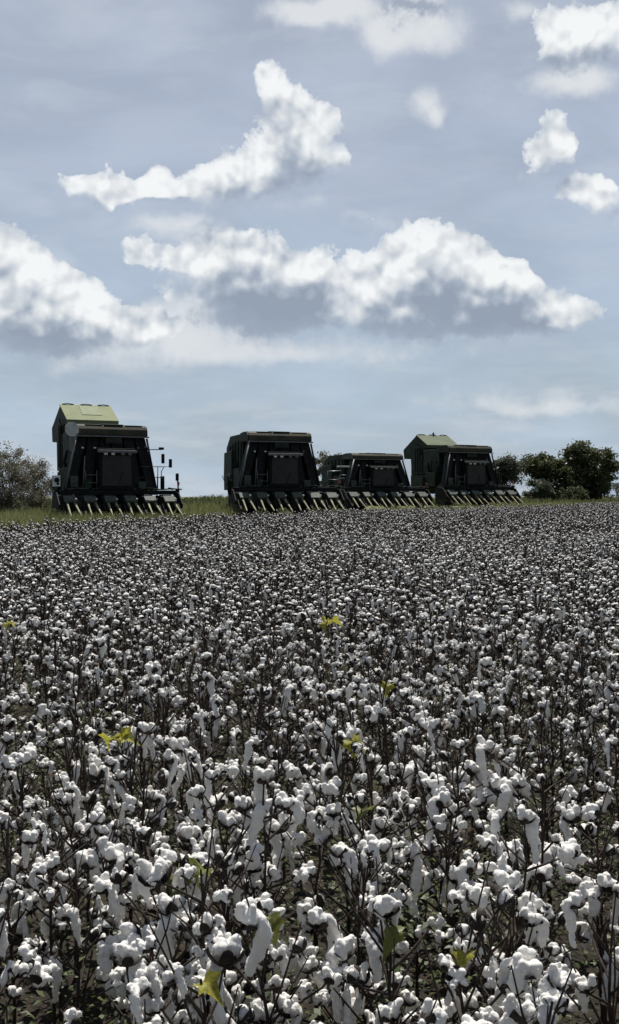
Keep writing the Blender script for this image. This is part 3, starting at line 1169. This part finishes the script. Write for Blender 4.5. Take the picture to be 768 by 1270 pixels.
# ------------------------------------------------------------------ blades and leaves as stuff
def blades(name, spots, hfun, wid, mat, label, cat, bend=.35, leafy=False):
    n = len(spots)
    S = np.array(spots)
    h = np.array([hfun(x, y) for x, y in spots]) * rng.uniform(.55, 1.15, n)
    a = rng.uniform(0, 6.283, n)
    w = wid * rng.uniform(.6, 1.3, n)
    b = rng.uniform(.05, bend, n) * h
    z = ground_z(S[:, 0], S[:, 1]) - .02
    ca, sa = np.cos(a), np.sin(a)
    V = np.empty((n, 5, 3))
    tilt = rng.uniform(0, 6.283, n)
    tx, ty = np.cos(tilt), np.sin(tilt)
    for k, (f, s) in enumerate(((0, -1), (0, 1), (.55, .8), (.55, -.8), (1, 0))):
        ww = w * s * (1.0 if f < .5 else (1.0 if not leafy else 1.3))
        V[:, k, 0] = S[:, 0] + ca * ww + tx * b * f * f
        V[:, k, 1] = S[:, 1] + sa * ww + ty * b * f * f
        V[:, k, 2] = z + h * f
    V = V.reshape(-1, 3)
    base = np.arange(n)[:, None] * 5
    T = np.concatenate([base + np.array([[0, 1, 2]]), base + np.array([[0, 2, 3]]), base + np.array([[3, 2, 4]])], 0)
    me = np_mesh(name, V, T, [mat])
    o = link(name, me)
    tag(o, label, cat, kind='stuff')
    return o


def edge_spots(n, x0, x1, s0, s1, keep=lambda x, y: True):
    out = []
    while len(out) < n:
        x = random.uniform(x0, x1)
        y = float(edge_y(x)) + random.uniform(s0, s1)
        if keep(x, y):
            out.append((x, y))
    return out


def gh(x, y):
    return .40 + .18 * noise.noise(Vector((x * .5, y * .5, 2))) + .22 * float(sst(4, 18, y - edge_y(x)))


g1 = edge_spots(46000, -24, -3.5, -.3, 26)
g2 = edge_spots(14000, -4, 16, -.4, 4.5)
g3 = edge_spots(22000, 12, 46, -.4, 26)
blades('tall_grass', g1 + g2 + g3, gh, .013, M['grass'], 'yellow green uncut grass on the bank beyond the cotton', 'grass', .5)


def wh(x, y):
    return .62 + .38 * noise.noise(Vector((x * .22, y * .12, 9)))


w1 = [(random.uniform(-30, 2), random.uniform(62, 95)) for _ in range(15000)] + [(random.uniform(2, 60), random.uniform(82, 125)) for _ in range(15000)]
blades('tall_weeds', w1, wh, .055, M['weedtall'], 'dark green rough weeds behind the parked machines', 'weeds', .8, True)

# low green weeds between the cotton plants: many small leaves in patches
wv, wf = [], []
k = 0
for _ in range(150000):
    y = 2.2 + 13 * random.random() ** 1.3
    hw = y * math.tan(HALF) + .8
    x = random.uniform(-hw, hw)
    if y < 4.2 and random.random() < .55:
        continue
    nz = noise.noise(Vector((x * 1.1, y * 1.1, 4.0)))
    if nz < .12 and random.random() > .30:
        continue
    z = gz(x, y) + random.random() ** 1.5 * (.24 + .65 * max(0, nz))
    a = random.random() * 6.283
    L = random.uniform(.012, .038)
    W = L * random.uniform(.18, .4)
    t_ = random.uniform(-.5, .9)
    d = Vector((math.cos(a) * math.cos(t_), math.sin(a) * math.cos(t_), math.sin(t_)))
    s = Vector((-math.sin(a), math.cos(a), random.uniform(-.4, .4))) * W
    p = Vector((x, y, z))
    m_ = p + d * L * .5
    q = p + d * L + Vector((0, 0, -.2 * L))
    wv += [p[:], (m_ + s)[:], q[:], (m_ - s)[:]]
    wf.append((k, k + 1, k + 2, k + 3))
    k += 4
o = link('low_weeds', np_mesh('low_weeds', np.array(wv), np.array(wf), [M['weed']]))
tag(o, 'low green weeds growing between the cotton stems', 'weeds', kind='stuff')


# ------------------------------------------------------------------ trees and shrubs
def tree(name, x, y, h, w, leafmat, barkmat, label, cat, seed, clumps=60, per=90, leaf=.16, trunk_h=.25, nstem=1, sparse=0.0, lobes=None, csize=.11, group=None):
    r = random.Random(seed)
    root = empty(name, (x, y, gz(x, y) - .03))
    tag(root, label, cat, group)
    mb = MB()
    ends = []
    lobes = lobes or [(0, .62, .5, .40)]           # (x offset / w, z / h, rx / w, rz / h)
    heads = []
    for c in range(clumps):
        lx, lz, rx, rz = lobes[c % len(lobes)]
        while True:
            v = Vector((r.uniform(-1, 1), r.uniform(-1, 1), r.uniform(-1, 1)))
            if .25 < v.length < 1:
                break
        v = v * (1.0 / max(v.length, .001)) * (v.length ** .45)
        heads.append(Vector((lx * w + v.x * rx * w, v.y * rx * w, lz * h + v.z * rz * h)))
    for s in range(nstem):
        a = s * 6.283 / nstem + r.random()
        rad = .030 * h / math.sqrt(nstem)
        off = Vector((math.cos(a), math.sin(a), 0)) * (.05 * w if nstem > 1 else 0)
        fork = off * 2.2 + Vector((r.uniform(-.03, .03) * w, r.uniform(-.03, .03) * w, trunk_h * h))
        mb.tube([off, off * 1.5 + Vector((0, 0, trunk_h * h * .5)), fork], [rad * 1.25, rad * .95, rad * .8], 8)
        mine = [q for i, q in enumerate(heads) if i % nstem == s]
        for q in mine:
            mid = fork.lerp(q, .5) + Vector((r.uniform(-.05, .05) * w, r.uniform(-.05, .05) * w, .05 * h))
            mb.tube([fork, mid, q], [rad * .42, rad * .24, rad * .08], 5, cap=False)
    mb.build('trunk', barkmat, root)
    n = clumps * per
    H = np.array([q[:] for q in heads])
    cs = rng.uniform(.6, 1.35, clumps) * csize
    idx = rng.integers(0, clumps, n)
    g = rng.normal(0, 1, (n, 3))
    C = H[idx] + g * (cs[idx] * np.array(min(w, h * .9)))[:, None] * np.array([1, 1, .8])
    C[:, 2] = np.maximum(C[:, 2], .04 * h)
    u = rng.normal(0, 1, (n, 3))
    u /= np.linalg.norm(u, axis=1)[:, None]
    v = np.cross(u, rng.normal(0, 1, (n, 3)))
    v /= np.linalg.norm(v, axis=1)[:, None]
    L = leaf * rng.uniform(.5, 1.3, n)[:, None]
    V = np.stack([C - u * L, C + v * L * .45, C + u * L, C - v * L * .45], 1).reshape(-1, 3)
    Fq = np.arange(n * 4).reshape(-1, 4)
    link('crown', np_mesh('crown', V, Fq, [leafmat]), root)
    return root


def at_px(px, dist):
    return (px - 384) / F * dist


def hgt(py, dist, x):
    return CAM_H + (HOR - py) * dist / F - gz(x, dist)


TREES = 'trees and shrubs behind the field'
D = 100
x = at_px(726, D)
tree('broad_tree', x, D, hgt(547, D, x), 5.6, M['tree_green'], M['bark'], 'largest dark green round tree at the right edge of the field', 'tree', 3,
     110, 230, .15, .16, 2, lobes=[(0, .68, .44, .29), (-.16, .50, .38, .30), (.17, .50, .38, .32), (0, .30, .48, .24), (.1, .62, .42, .28)], csize=.055, group=TREES)
x = at_px(673, D - 3)
tree('broad_tree', x, D - 3, hgt(561, D - 3, x), 3.7, M['tree_green'], M['bark'], 'smaller dark green tree touching the left side of the largest tree', 'tree', 5,
     80, 200, .14, .3, 2, lobes=[(-.10, .76, .42, .18), (.14, .66, .40, .22), (.30, .42, .34, .26)], csize=.06, group=TREES)
x = at_px(666, D - 6)
tree('round_bush', x, D - 6, hgt(594, D - 6, x), 2.3, M['tree_blue'], M['bark'], 'low dull green bush under the smaller right hand tree', 'bush', 6, 30, 160, .11, .12, 3, lobes=[(0, .55, .48, .38)], csize=.09, group=TREES)
x = at_px(700, D - 5)
tree('round_bush', x, D - 5, hgt(600, D - 5, x), 4.0, M['tree_green'], M['bark'], 'wide dark bush filling the foot of the two right hand trees', 'bush', 16, 40, 170, .11, .12, 3, lobes=[(0, .5, .5, .42)], csize=.08, group=TREES)
x = at_px(624, 92)
tree('slender_tree', x, 92, hgt(568, 92, x), 3.0, M['tree_blue'], M['bark'], 'greyish green tree rising behind the rightmost picker', 'tree', 8, 70, 160, .12, .2, 2,
     lobes=[(.18, .78, .26, .2), (-.14, .72, .34, .22), (0, .45, .50, .30)], csize=.065, group=TREES)
x = at_px(409, 78)
tree('scrub_tree', x, 78, hgt(558, 78, x), 2.7, M['tree_olive'], M['bark_pale'], 'scrubby olive tree showing between the two middle pickers', 'tree', 9, 60, 120, .09, .15, 3,
     lobes=[(-.12, .78, .40, .2), (.2, .72, .35, .2), (0, .42, .5, .34)], csize=.06, group=TREES)
x = at_px(6, 57)
tree('grey_shrub', x, 57, hgt(546, 57, x), 2.9, M['tree_grey'], M['bark_pale'], 'tall thin grey leaved shrub at the left edge of the field', 'shrub', 11, 100, 130, .052, .10, 6,
     lobes=[(-.2, .78, .40, .22), (.15, .66, .38, .26), (0, .40, .5, .36), (.2, .3, .5, .28)], csize=.055, group=TREES)
x = at_px(44, 60)
tree('grey_shrub', x, 60, hgt(563, 60, x), 2.6, M['tree_grey'], M['bark_pale'], 'lower grey shrub with bare twigs just left of the leftmost picker', 'shrub', 12, 100, 130, .052, .10, 6,
     lobes=[(-.15, .72, .42, .22), (.15, .55, .42, .26), (0, .35, .5, .32)], csize=.055, group=TREES)
for (px, dd, top, ww, sd, lab) in ((250, 118, 618, 2.6, 31, 'low dark bush on the skyline right of the leftmost picker'),
                                   (272, 125, 616, 3.0, 32, 'rounded dark bush on the skyline left of the tall middle picker'),
                                   (762, 120, 600, 3.6, 33, 'dark bush on the skyline beyond the largest tree'),
                                   (236, 130, 617, 2.0, 34, 'smallest skyline bush beside the mirrors of the leftmost picker')):
    x = at_px(px, dd)
    tree('skyline_bush', x, dd, hgt(top, dd, x), ww, M['tree_blue'], M['bark'], lab, 'bush', sd, 22, 80, .12, .1, 3, lobes=[(0, .5, .5, .42)], csize=.1, group='bushes on the skyline')


# ------------------------------------------------------------------ cotton pickers
def picker(px, dist, tip_y, yaw, label, k=1.0, raised=True, lidmat='pk_lid', hi=0.0, board=False, octagon=False, boom=False, rail=True, beacon=False, stub=False, patch=True, ends='pk_hood', hl=0):
    X = at_px(px, dist)
    tipz = CAM_H + (HOR - tip_y) * dist / F
    up = tipz - gz(X, dist)
    root = empty('cotton_picker', (X, dist, gz(X, dist)), R(yaw))
    tag(root, label, 'cotton picker', 'cotton pickers parked at the end of the field')

    def Z(z):                                   # heights are measured from the header points
        return up + (z if z < 1.25 else 1.25 + (z - 1.25) * k)

    def V3(x, y, z):
        return (x, y, Z(z))

    # chassis and engine body
    mb = MB()
    for s in (-1, 1):
        mb.box((s * .75 - .12, .2, Z(.75)), (s * .75 + .12, 6.2, Z(1.05)), .02)
    mb.box((-1.25, 2.4, Z(1.0)), (1.25, 6.1, Z(2.15)), .05)
    mb.box((-1.1, 4.6, Z(2.15)), (1.1, 6.3, Z(2.8)), .08)
    mb.box((-1.0, .9, Z(.7)), (1.0, 2.2, Z(1.2)), .05)
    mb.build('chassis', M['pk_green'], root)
    mb = MB()
    for i in range(7):
        mb.box((-.9 + i * .26, 6.302, Z(1.4)), (-.76 + i * .26, 6.33, Z(2.6)))
    mb.build('rear_grille', M['pk_black'], root)
    # side tanks and boxes seen on the left flank
    for (x0, x1, y0, y1, z0, z1) in ((-1.75, -1.27, 2.2, 3.4, 1.25, 2.3), (-1.9, -1.27, 3.5, 4.6, 1.1, 1.95)):
        mb = MB()
        mb.box((x0, y0, Z(z0)), (x1, y1, Z(z1)), .06)
        mb.build('side_tank', M['pk_green'], root)
    mb = MB()
    for (x, y, z, l) in ((-1.5, 2.0, 2.4, .9), (-1.62, 2.7, 2.5, 1.0), (-1.5, 3.2, 2.6, .8), (-1.4, 2.3, 3.0, .6)):
        mb.tube([V3(x, y, z - .3), V3(x - .12, y + .1, z), V3(x + .06, y + .2, z + l * .6)], .06, 6)
    mb.build('hydraulic_hoses', M['pk_black'], root)
    # wheels
    for s in (-1, 1):
        for (y, rad, wd, xx) in ((1.5, .86, .52, 1.45), (5.1, .6, .38, 1.15)):
            mb = MB()
            h = wd / 2
            mb.lathe_x(s * xx, y, rad, [(-h * .8, rad * .55), (-h, rad * .65), (-h, rad * .88), (-h * .8, rad * .97), (0, rad), (h * .8, rad * .97), (h, rad * .88), (h, rad * .65), (h * .8, rad * .55)])
            for q in range(22):
                a = q * 6.283 / 22
                c, sn = math.cos(a), math.sin(a)
                mb.tube([(s * xx - h * .9, y + rad * c, rad + rad * sn), (s * xx, y + rad * math.cos(a + .12), rad + rad * math.sin(a + .12))], .028, 4)
                mb.tube([(s * xx + h * .9, y + rad * math.cos(a + .14), rad + rad * math.sin(a + .14)), (s * xx, y + rad * math.cos(a + .26), rad + rad * math.sin(a + .26))], .028, 4)
            wh_ = mb.build('wheel', M['rubber'], root)
            mb = MB()
            mb.lathe_x(s * xx, y, rad, [(-h * .5, .02), (-h * .5, rad * .4), (-h * .78, rad * .56), (h * .78, rad * .56), (h * .5, rad * .4), (h * .5, .02)], 20)
            mb.build('rim', M['pk_rim'], wh_)
    # header tool bar
    mb = MB()
    mb.box((-2.95, -.22, Z(1.02)), (2.95, .04, Z(1.22)), .02)
    mb.tube([V3(-2.95, .15, .86), V3(2.95, .15, .86)], .05, 8)
    for s in (-1, 1):
        mb.prism([(-1.05, Z(.35)), (-1.15, Z(.55)), (-.6, Z(1.1)), (.1, Z(1.2)), (.2, Z(.4))], s * 2.95 - .03, s * 2.95 + .03, .01)
    mb.build('header_bar', M['pk_black'], root)
    mb = MB()
    for i in range(5):
        x = -2.3 + i * 1.15
        mb.tube([V3(x, -.05, 1.26), V3(x + .5, -.07, 1.30 + .03 * (i % 2)), V3(x + 1.0, -.05, 1.27)], .035, 6)
    mb.build('hose_run', M['pk_flap'], root)
    # row units
    for i in range(6):
        x = -2.40 + .96 * i
        mb = MB()
        mb.prism([(-.85, Z(.28)), (-.95, Z(.62)), (-.70, Z(.93)), (.35, Z(.98)), (.45, Z(.18)), (-.5, Z(.16))], x - .31, x + .31, .025)
        mb.box((x - .20, -.55, Z(.95)), (x + .20, .1, Z(1.015)), .01)
        u = mb.build('row_unit', M['pk_unit'], root)
        mb = MB()
        hd = random.uniform(-.02, .02)
        mb.prism([(-1.02, Z(.62)), (-1.08, Z(.70)), (-.74, Z(.965 + hd)), (-.70, Z(.93 + hd))], x - .30, x + .26, .008)
        mb.build('hood', M['pk_flap'], u)
        mb = MB()
        mb.ico(Vector(V3(x + .22, -1.07, .80)), .05, 2)
        mb.build('hood_light', M['pk_lens'], u)
        for s in (-1, 1):
            mb = MB()
            x0, x1 = x + s * .17, x + s * .24
            mb.hexa([(x0 - .045, -.96, Z(.70)), (x0 + .045, -.96, Z(.70)), (x0 + .045, -.90, Z(.60)), (x0 - .045, -.90, Z(.60))],
                    [(x1 - .026, -1.98, Z(.05)), (x1 + .026, -1.98, Z(.05)), (x1 + .026, -1.95, Z(.0)), (x1 - .026, -1.95, Z(.0))], .008)
            mb.build('divider', M['pk_div'], u)
        mb = MB()                                # plant opening between the dividers
        mb.prism([(-.95, Z(.58)), (-1.45, Z(.12)), (-1.40, Z(.08)), (-.86, Z(.14))], x - .42, x - .30, .015)
        mb.prism([(-.95, Z(.58)), (-1.45, Z(.12)), (-1.40, Z(.08)), (-.86, Z(.14))], x + .30, x + .42, .015)
        mb.build('crop_shield', M['pk_black'], u)
    # air ducts rising from the row units to the hood
    for i in range(6):
        x = -2.25 + .83 * i
        xt = -1.42 + .56 * i
        y0, y1 = .10, .55
        mb = MB()
        pts4 = lambda cx, y, z, hw, hy: [V3(cx - hw, y - hy, z), V3(cx + hw, y - hy, z), V3(cx + hw, y + hy, z), V3(cx - hw, y + hy, z)]
        mb.hexa(pts4(x, .25, 1.10, .25, .18), pts4((x + xt) / 2, .55, 2.4, .25, .2), .02)
        mb.hexa(pts4((x + xt) / 2, .55, 2.402, .25, .2), pts4(xt, .85, 3.7, .265, .22), .02)
        mb.build('air_duct', M['pk_duct'], root)
    # dark screen behind the ducts
    mb = MB()
    mb.hexa([V3(-2.2, .75, 1.2), V3(1.95, .75, 1.2), V3(1.95, .85, 1.2), V3(-2.2, .85, 1.2)], [V3(-1.68, .95, 3.66), V3(1.64, .95, 3.66), V3(1.64, 1.05, 3.66), V3(-1.68, 1.05, 3.66)])
    mb.build('back_screen', M['pk_black'], root)
    # cab
    cab = MB()
    cab.box((-.84, -.12, Z(1.24)), (.90, .85, Z(3.02)), .05, top=(.94, .92))
    cab = cab.build('cab', M['pk_black'], root)
    mb = MB()
    mb.hexa([V3(-.70, -.150, 1.42), V3(.76, -.150, 1.42), V3(.76, -.125, 1.42), V3(-.70, -.125, 1.42)], [V3(-.66, -.105, 2.78), V3(.72, -.105, 2.78), V3(.72, -.08, 2.78), V3(-.66, -.08, 2.78)])
    mb.build('windshield', M['pk_glass'], cab)
    mb = MB()
    mb.tube([V3(.1, -.17, 1.45), V3(.35, -.15, 2.1)], .012, 5)
    mb.build('wiper', M['pk_black'], cab)
    mb = MB()
    mb.box((-.92, -.30, Z(2.90)), (.98, -.10, Z(3.02)), .02)
    mb.build('light_bar', M['pk_steel'], cab)
    for xx in (-.55, -.2, .28, .62):
        mb = MB()
        mb.box((xx - .08, -.31, Z(2.80)), (xx + .08, -.20, Z(2.895)), .015)
        mb.build('work_light', M['pk_lens'] if xx < 0 else M['pk_steel'], cab)
    mb = MB()
    mb.box((-.9, -.1, Z(3.022)), (.96, .9, Z(3.10)), .03)
    mb.build('roof', M['pk_black'], cab)
    # hood over the duct heads
    mb = MB()
    prof = [(.42, 3.66), (.36, 3.74), (.38, 3.98), (.50, 4.13), (.75, 4.21), (1.5, 4.22), (1.85, 4.12), (1.98, 3.95), (1.98, 3.66)]
    mb.prism([(y, Z(z)) for y, z in prof], -1.78, 1.72, .025)
    hood = mb.build('duct_hood', M['pk_hood'], root)
    mb = MB()
    mb.box((-1.84, .30, Z(3.63)), (1.78, .42, Z(3.69)), .01)
    mb.build('rim_trim', M['pk_steel'], hood)
    mb = MB()
    for (x0, x1, zz) in ((-1.3, -.45, .035), (-.40, .55, .06), (.62, 1.5, .03)):
        mb.hexa([V3(x0, .52, 4.16), V3(x1, .52, 4.16), V3(x1, 1.4, 4.225), V3(x0, 1.4, 4.225)], [V3(x0, .52, 4.16 + zz), V3(x1, .52, 4.16 + zz), V3(x1, 1.4, 4.225 + zz), V3(x0, 1.4, 4.225 + zz)], .01)
    mb.build('top_panel', M['pk_green'], hood)
    mb = MB()
    mb.prism([(y * 1.0, Z(z)) for y, z in [(.40, 3.70), (.42, 4.0), (.6, 4.17), (1.7, 4.17), (1.94, 3.9), (1.94, 3.70)]], -1.84, -1.785, .01)
    mb.build('end_cap', M[ends], hood)
    mb = MB()
    mb.box((-.36, .34, Z(3.34)), (.42, .37, Z(3.60)))
    mb.box((-.30, .33, Z(3.39)), (.36, .338, Z(3.55)))
    mb.build('grille_frame', M['pk_green'], hood)
    for (xx, zz) in ((-1.5, 3.12), (-.92, 3.12), (1.2, 3.15)):
        mb = MB()
        mb.ico(Vector(V3(xx, .36 - .1, zz)), .065, 2, (1, .6, .8))
        mb.build('work_light', M['pk_lens'] if xx < 0 else M['pk_steel'], root)
    # panels and steps that break up the front
    for (x0, x1, z0, z1, mt) in ((-2.15, -1.80, 1.35, 1.85, 'pk_flap'), (1.12, 1.50, 1.32, 1.62, 'pk_flap'), (-1.50, -1.18, 1.30, 1.70, 'pk_green')):
        mb = MB()
        mb.box((x0, -.06, Z(z0)), (x1, .02, Z(z1)), .02)
        mb.build('front_panel', M[mt], root)
    mb = MB()
    for z in (1.55, 1.9):
        mb.tube([V3(-.95, -.16, z), V3(-1.45, -.02, z)], .02, 5)
    mb.tube([V3(-1.45, -.02, 1.25), V3(-1.45, -.02, 2.1)], .02, 5)
    mb.tube([V3(-.95, -.16, 1.25), V3(-.95, -.16, 2.1)], .02, 5)
    mb.build('hand_rail', M['pk_steel'], root)
    # slanted struts
    for (a, b, rr, mt) in (((-1.78, .32, 3.64), (-2.36, .08, 1.26), .045, 'pk_steel'), ((-1.42, .20, 2.75), (-1.55, .05, 1.28), .035, 'pk_steel'),
                           ((1.66, .36, 3.6), (2.05, .08, 1.26), .05, 'pk_black')):
        mb = MB()
        mb.tube([V3(*a), V3(*b)], rr, 6)
        mb.build('strut', M[mt], root)
    # basket
    bk = MB()
    B0 = 4.0
    if raised:
        prof = [(B0, 2.2), (B0, 4.55 + hi), (B0 - .08, 4.62 + hi), (B0 + 1.25, 5.38 + hi), (B0 + 3.0, 4.35 + hi), (B0 + 2.9, 3.65 + hi), (B0 + 2.0, 3.6 + hi), (B0 + 1.9, 2.2)]
        bk.prism([(y, Z(z)) for y, z in prof], -1.30, 1.30, .02)
        bk.box((-1.5, 2.05, Z(2.3)), (1.5, B0 - .02, Z(3.95)), .03)
    else:
        prof = [(2.0, 1.7), (2.0, 4.05), (2.3, 4.16), (4.3, 4.12), (5.0, 3.5), (5.1, 2.0)]
        bk.prism([(y, Z(z)) for y, z in prof], -1.62, 1.62, .03)
        bk.prism([(y, Z(z)) for y, z in [(3.4, 1.6), (3.4, 3.3), (4.8, 3.2), (4.9, 1.7)]], -1.82, -1.625, .03)
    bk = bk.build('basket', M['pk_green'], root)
    mb = MB()                                     # ribs on the basket flank
    for i in range(5):
        yb = (B0 + .15 + i * .30) if raised else (2.2 + i * .5)
        z0, z1 = (2.3, 4.4 + hi) if raised else (1.9, 3.9 - .08 * i)
        xb = -1.30 if raised else -1.62
        mb.box((xb - .06, yb, Z(z0)), (xb - .002, yb + .07, Z(z1)), .01)
    mb.build('rib', M['pk_green'], bk)
    if raised:
        mb = MB()
        e = Vector((0, 1.33, .76)).normalized()
        nrm = Vector((0, -e.z, e.y))

        def on(x, f, h):
            yy, zz = B0 - .08 + 1.33 * f, 4.62 + hi + .76 * f
            return V3(x, yy + nrm.y * h, zz + nrm.z * h)
        mb.hexa([on(-1.34, -.08, .01), on(1.34, -.08, .01), on(1.34, 1.01, .01), on(-1.34, 1.01, .01)], [on(-1.34, -.08, .05), on(1.34, -.08, .05), on(1.34, 1.01, .05), on(-1.34, 1.01, .05)], .01)
        mb.hexa([V3(-1.34, B0 - .16, 4.40 + hi), V3(1.34, B0 - .16, 4.40 + hi), V3(1.34, B0 - .12, 4.40 + hi), V3(-1.34, B0 - .12, 4.40 + hi)], [V3(-1.34, B0 - .20, 4.59 + hi), V3(1.34, B0 - .20, 4.59 + hi), V3(1.34, B0 - .14, 4.59 + hi), V3(-1.34, B0 - .14, 4.59 + hi)], .008)
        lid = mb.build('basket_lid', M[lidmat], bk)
        if patch:
            mb = MB()
            mb.hexa([on(-.42, .28, .052), on(.62, .28, .052), on(.58, .92, .052), on(-.36, .92, .052)], [on(-.42, .28, .07), on(.62, .28, .07), on(.58, .92, .07), on(-.36, .92, .07)], .004)
            mb.build('hatch', M['pk_patch'], lid)
        for xx in (-1.2, -.25, .65):
            mb = MB()
            mb.tube([on(xx, 1.0, .06), on(xx + .3, 1.02, .09), on(xx + .6, 1.0, .06)], .025, 5)
            mb.build('lid_rail', M['pk_black'], lid)
        for s in (-1, 1):
            mb = MB()
            mb.tube([V3(s * 1.4, B0 - .5, 2.3), V3(s * 1.42, B0 + .4, 3.9 + hi)], .06, 8)
            mb.tube([V3(s * 1.42, B0 + .4, 3.9 + hi), V3(s * 1.4, B0 + 1.0, 4.7 + hi)], .035, 8)
            mb.build('lift_cylinder', M['pk_black'], bk)
    if beacon:
        mb = MB()
        mb.tube([V3(.1, B0 + 1.2, 5.36 + hi), V3(.1, B0 + 1.2, 5.54 + hi)], .06, 8)
        mb.ico(Vector(V3(.1, B0 + 1.2, 5.57 + hi)), .07, 2)
        mb.build('beacon', M['pk_black'], root)
    # platform, rails and steps on the right
    if rail:
        mb = MB()
        mb.box((1.35, .30, Z(1.24)), (2.55, .95, Z(1.29)), .01)
        mb.build('platform', M['pk_black'], root)
        mb = MB()
        for z in (1.82, 2.32):
            mb.tube([V3(1.30, .35, z), V3(2.50, .35, z)], .022, 6)
        for x in (1.55, 1.95, 2.22):
            mb.tube([V3(x, .35, 1.28), V3(x, .35, 2.32)], .022, 6)
        mb.tube([V3(2.40, .35, 1.28), V3(2.40, .35, 2.1), V3(2.55, .35, 2.33), V3(2.85, .35, 2.36)], .022, 6)
        mb.build('railing', M['pk_steel'], root)
        mb = MB()
        mb.tube([V3(2.42, .25, 1.28), V3(2.42, .25, 1.88)], .10, 10)
        mb.build('extinguisher', M['pk_black'], root)
        mb = MB()
        for x in (2.0, 2.4):
            mb.tube([V3(x, .95, .4), V3(x, .95, 1.9)], .022, 6)
        for q in range(4):
            mb.box((2.02, .93, Z(.5 + .25 * q)), (2.38, 1.0, Z(.53 + .25 * q)))
        mb.build('ladder', M['pk_steel'], root)
        mb = MB()
        mb.tube([V3(.9, .1, 3.07), V3(2.35, .0, 3.10)], .022, 6)
        arm = mb.build('mirror_arm', M['pk_black'], root)
        for xx in (1.5, 2.28):
            mb = MB()
            mb.box((xx - .12, -.06, Z(3.09)), (xx + .12, .06, Z(3.20)), .02)
            mb.build('lamp', M['pk_black'], arm)
        for (x, y, z, hh) in ((2.36, .0, 2.68, .22), (2.86, .33, 2.48, .20), (3.05, -.1, 1.84, .17)):
            mb = MB()
            mb.box((x - .075, y - .05, Z(z - hh)), (x + .075, y + .05, Z(z + hh)), .03)
            mb.build('mirror', M['pk_black'], root)
    mb = MB()
    mb.tube([V3(2.85, -.1, 1.1), V3(3.10, -.12, 1.25), V3(3.07, -.1, 1.7)], .04, 6)
    mb.tube([V3(2.85, -.1, 1.28), V3(2.6, -.1, 1.32)], .05, 6)
    mb.box((2.98, -.2, Z(.85)), (3.14, .0, Z(1.30)), .03)
    st = mb.build('end_marker', M['pk_black'], root)
    mb = MB()
    mb.box((3.02, -.215, Z(1.45)), (3.13, -.19, Z(1.62)), .004)
    mb.build('reflector', M['pk_red'], st)
    mb = MB()
    if stub:
        mb.tube([V3(-3.0, -.1, .85), V3(-3.05, -.1, 1.95)], .07, 6)
        mb.box((-3.0, -.2, Z(.9)), (-2.85, .0, Z(1.6)), .03)
        mb.tube([V3(-3.05, -.1, 1.78), V3(-3.38, -.1, 1.80), V3(-3.22, -.1, 1.45), V3(-3.05, -.1, 1.30)], .022, 5)
        mb.build('end_marker', M['pk_black'], root)
    if board:
        mb = MB()
        mb.box((-3.02, -.14, Z(1.38)), (-2.66, -.10, Z(1.86)), .01)
        bo = mb.build('marker_board', M['pk_white'], root)
        mb = MB()
        mb.tube([V3(-2.83, -.145, 1.66), V3(-2.83, -.20, 1.66)], .115, 14)
        mb.tube([V3(-2.78, -.145, 1.50), V3(-2.78, -.17, 1.50)], .06, 10)
        mb.build('lamp', M['pk_black'], bo)
        mb = MB()
        mb.tube([V3(-2.7, -.08, 1.2), V3(-2.7, -.08, 2.2)], .03, 6)
        mb.build('board_post', M['pk_black'], root)
    if octagon:
        mb = MB()
        c = V3(-2.02, .22, 3.93)
        ring = [(c[0] + .34 * math.cos(R(22.5 + 45 * q)), c[2] + .36 * math.sin(R(22.5 + 45 * q))) for q in range(8)]
        bm = mb.bm
        a = [bm.verts.new((x, .20, z)) for x, z in ring]
        b = [bm.verts.new((x, .24, z)) for x, z in ring]
        bm.faces.new(a)
        bm.faces.new(list(reversed(b)))
        for q in range(8):
            bm.faces.new((a[q], a[(q + 1) % 8], b[(q + 1) % 8], b[q]))
        mb.build('octagonal_plate', M['pk_grey'], root)
        mb = MB()
        mb.box((-2.10, .26, Z(2.95)), (-1.86, .30, Z(3.6)))
        mb.build('ladder_frame', M['pk_steel'], root)
    if boom:
        mb = MB()
        mb.tube([V3(-2.6, .6, 1.3), V3(-2.6, .6, 2.3), V3(-2.0, .7, 2.3), V3(-2.0, .7, 1.3)], .03, 6)
        mb.tube([V3(-3.3, .9, 1.3), V3(-3.3, .9, 2.6), V3(-2.4, .9, 2.65)], .05, 6)
        mb.tube([V3(-3.3, .9, 1.9), V3(-2.1, .9, 1.9)], .025, 6)
        mb.build('service_rail', M['pk_steel'], root)
        mb = MB()
        mb.box((-2.75, .5, Z(2.95)), (-1.95, .8, Z(3.08)), .02)
        mb.build('shade_plate', M['pk_grey'], root)
        mb = MB()
        mb.box((-2.5, .7, Z(1.5)), (-1.95, 1.2, Z(2.05)), .05)
        mb.build('tool_box', M['pk_flap'], root)
    return root


YAW = 27
if True:
    picker(143.5, 52.0, 640, YAW, 'leftmost green cotton picker with its pale green basket lid raised high', k=1.05, board=True, octagon=True, hi=0.0)
    picker(352, 57.5, 633.5, 21, 'tall dark cotton picker with lowered flat basket, second from the left', k=.985, raised=False, stub=True, rail=False, ends='pk_green')
    picker(474, 68.0, 629.5, 25, 'lowest cotton picker, standing between the tall flat one and the raised right hand one', k=.72, raised=False, boom=True, rail=False, ends='pk_flap')
    picker(589, 74.0, 626, YAW, 'rightmost cotton picker with a raised deeper green basket lid', k=.94, lidmat='pk_lid2', hi=-.25, beacon=True, rail=False, patch=False, ends='pk_green')
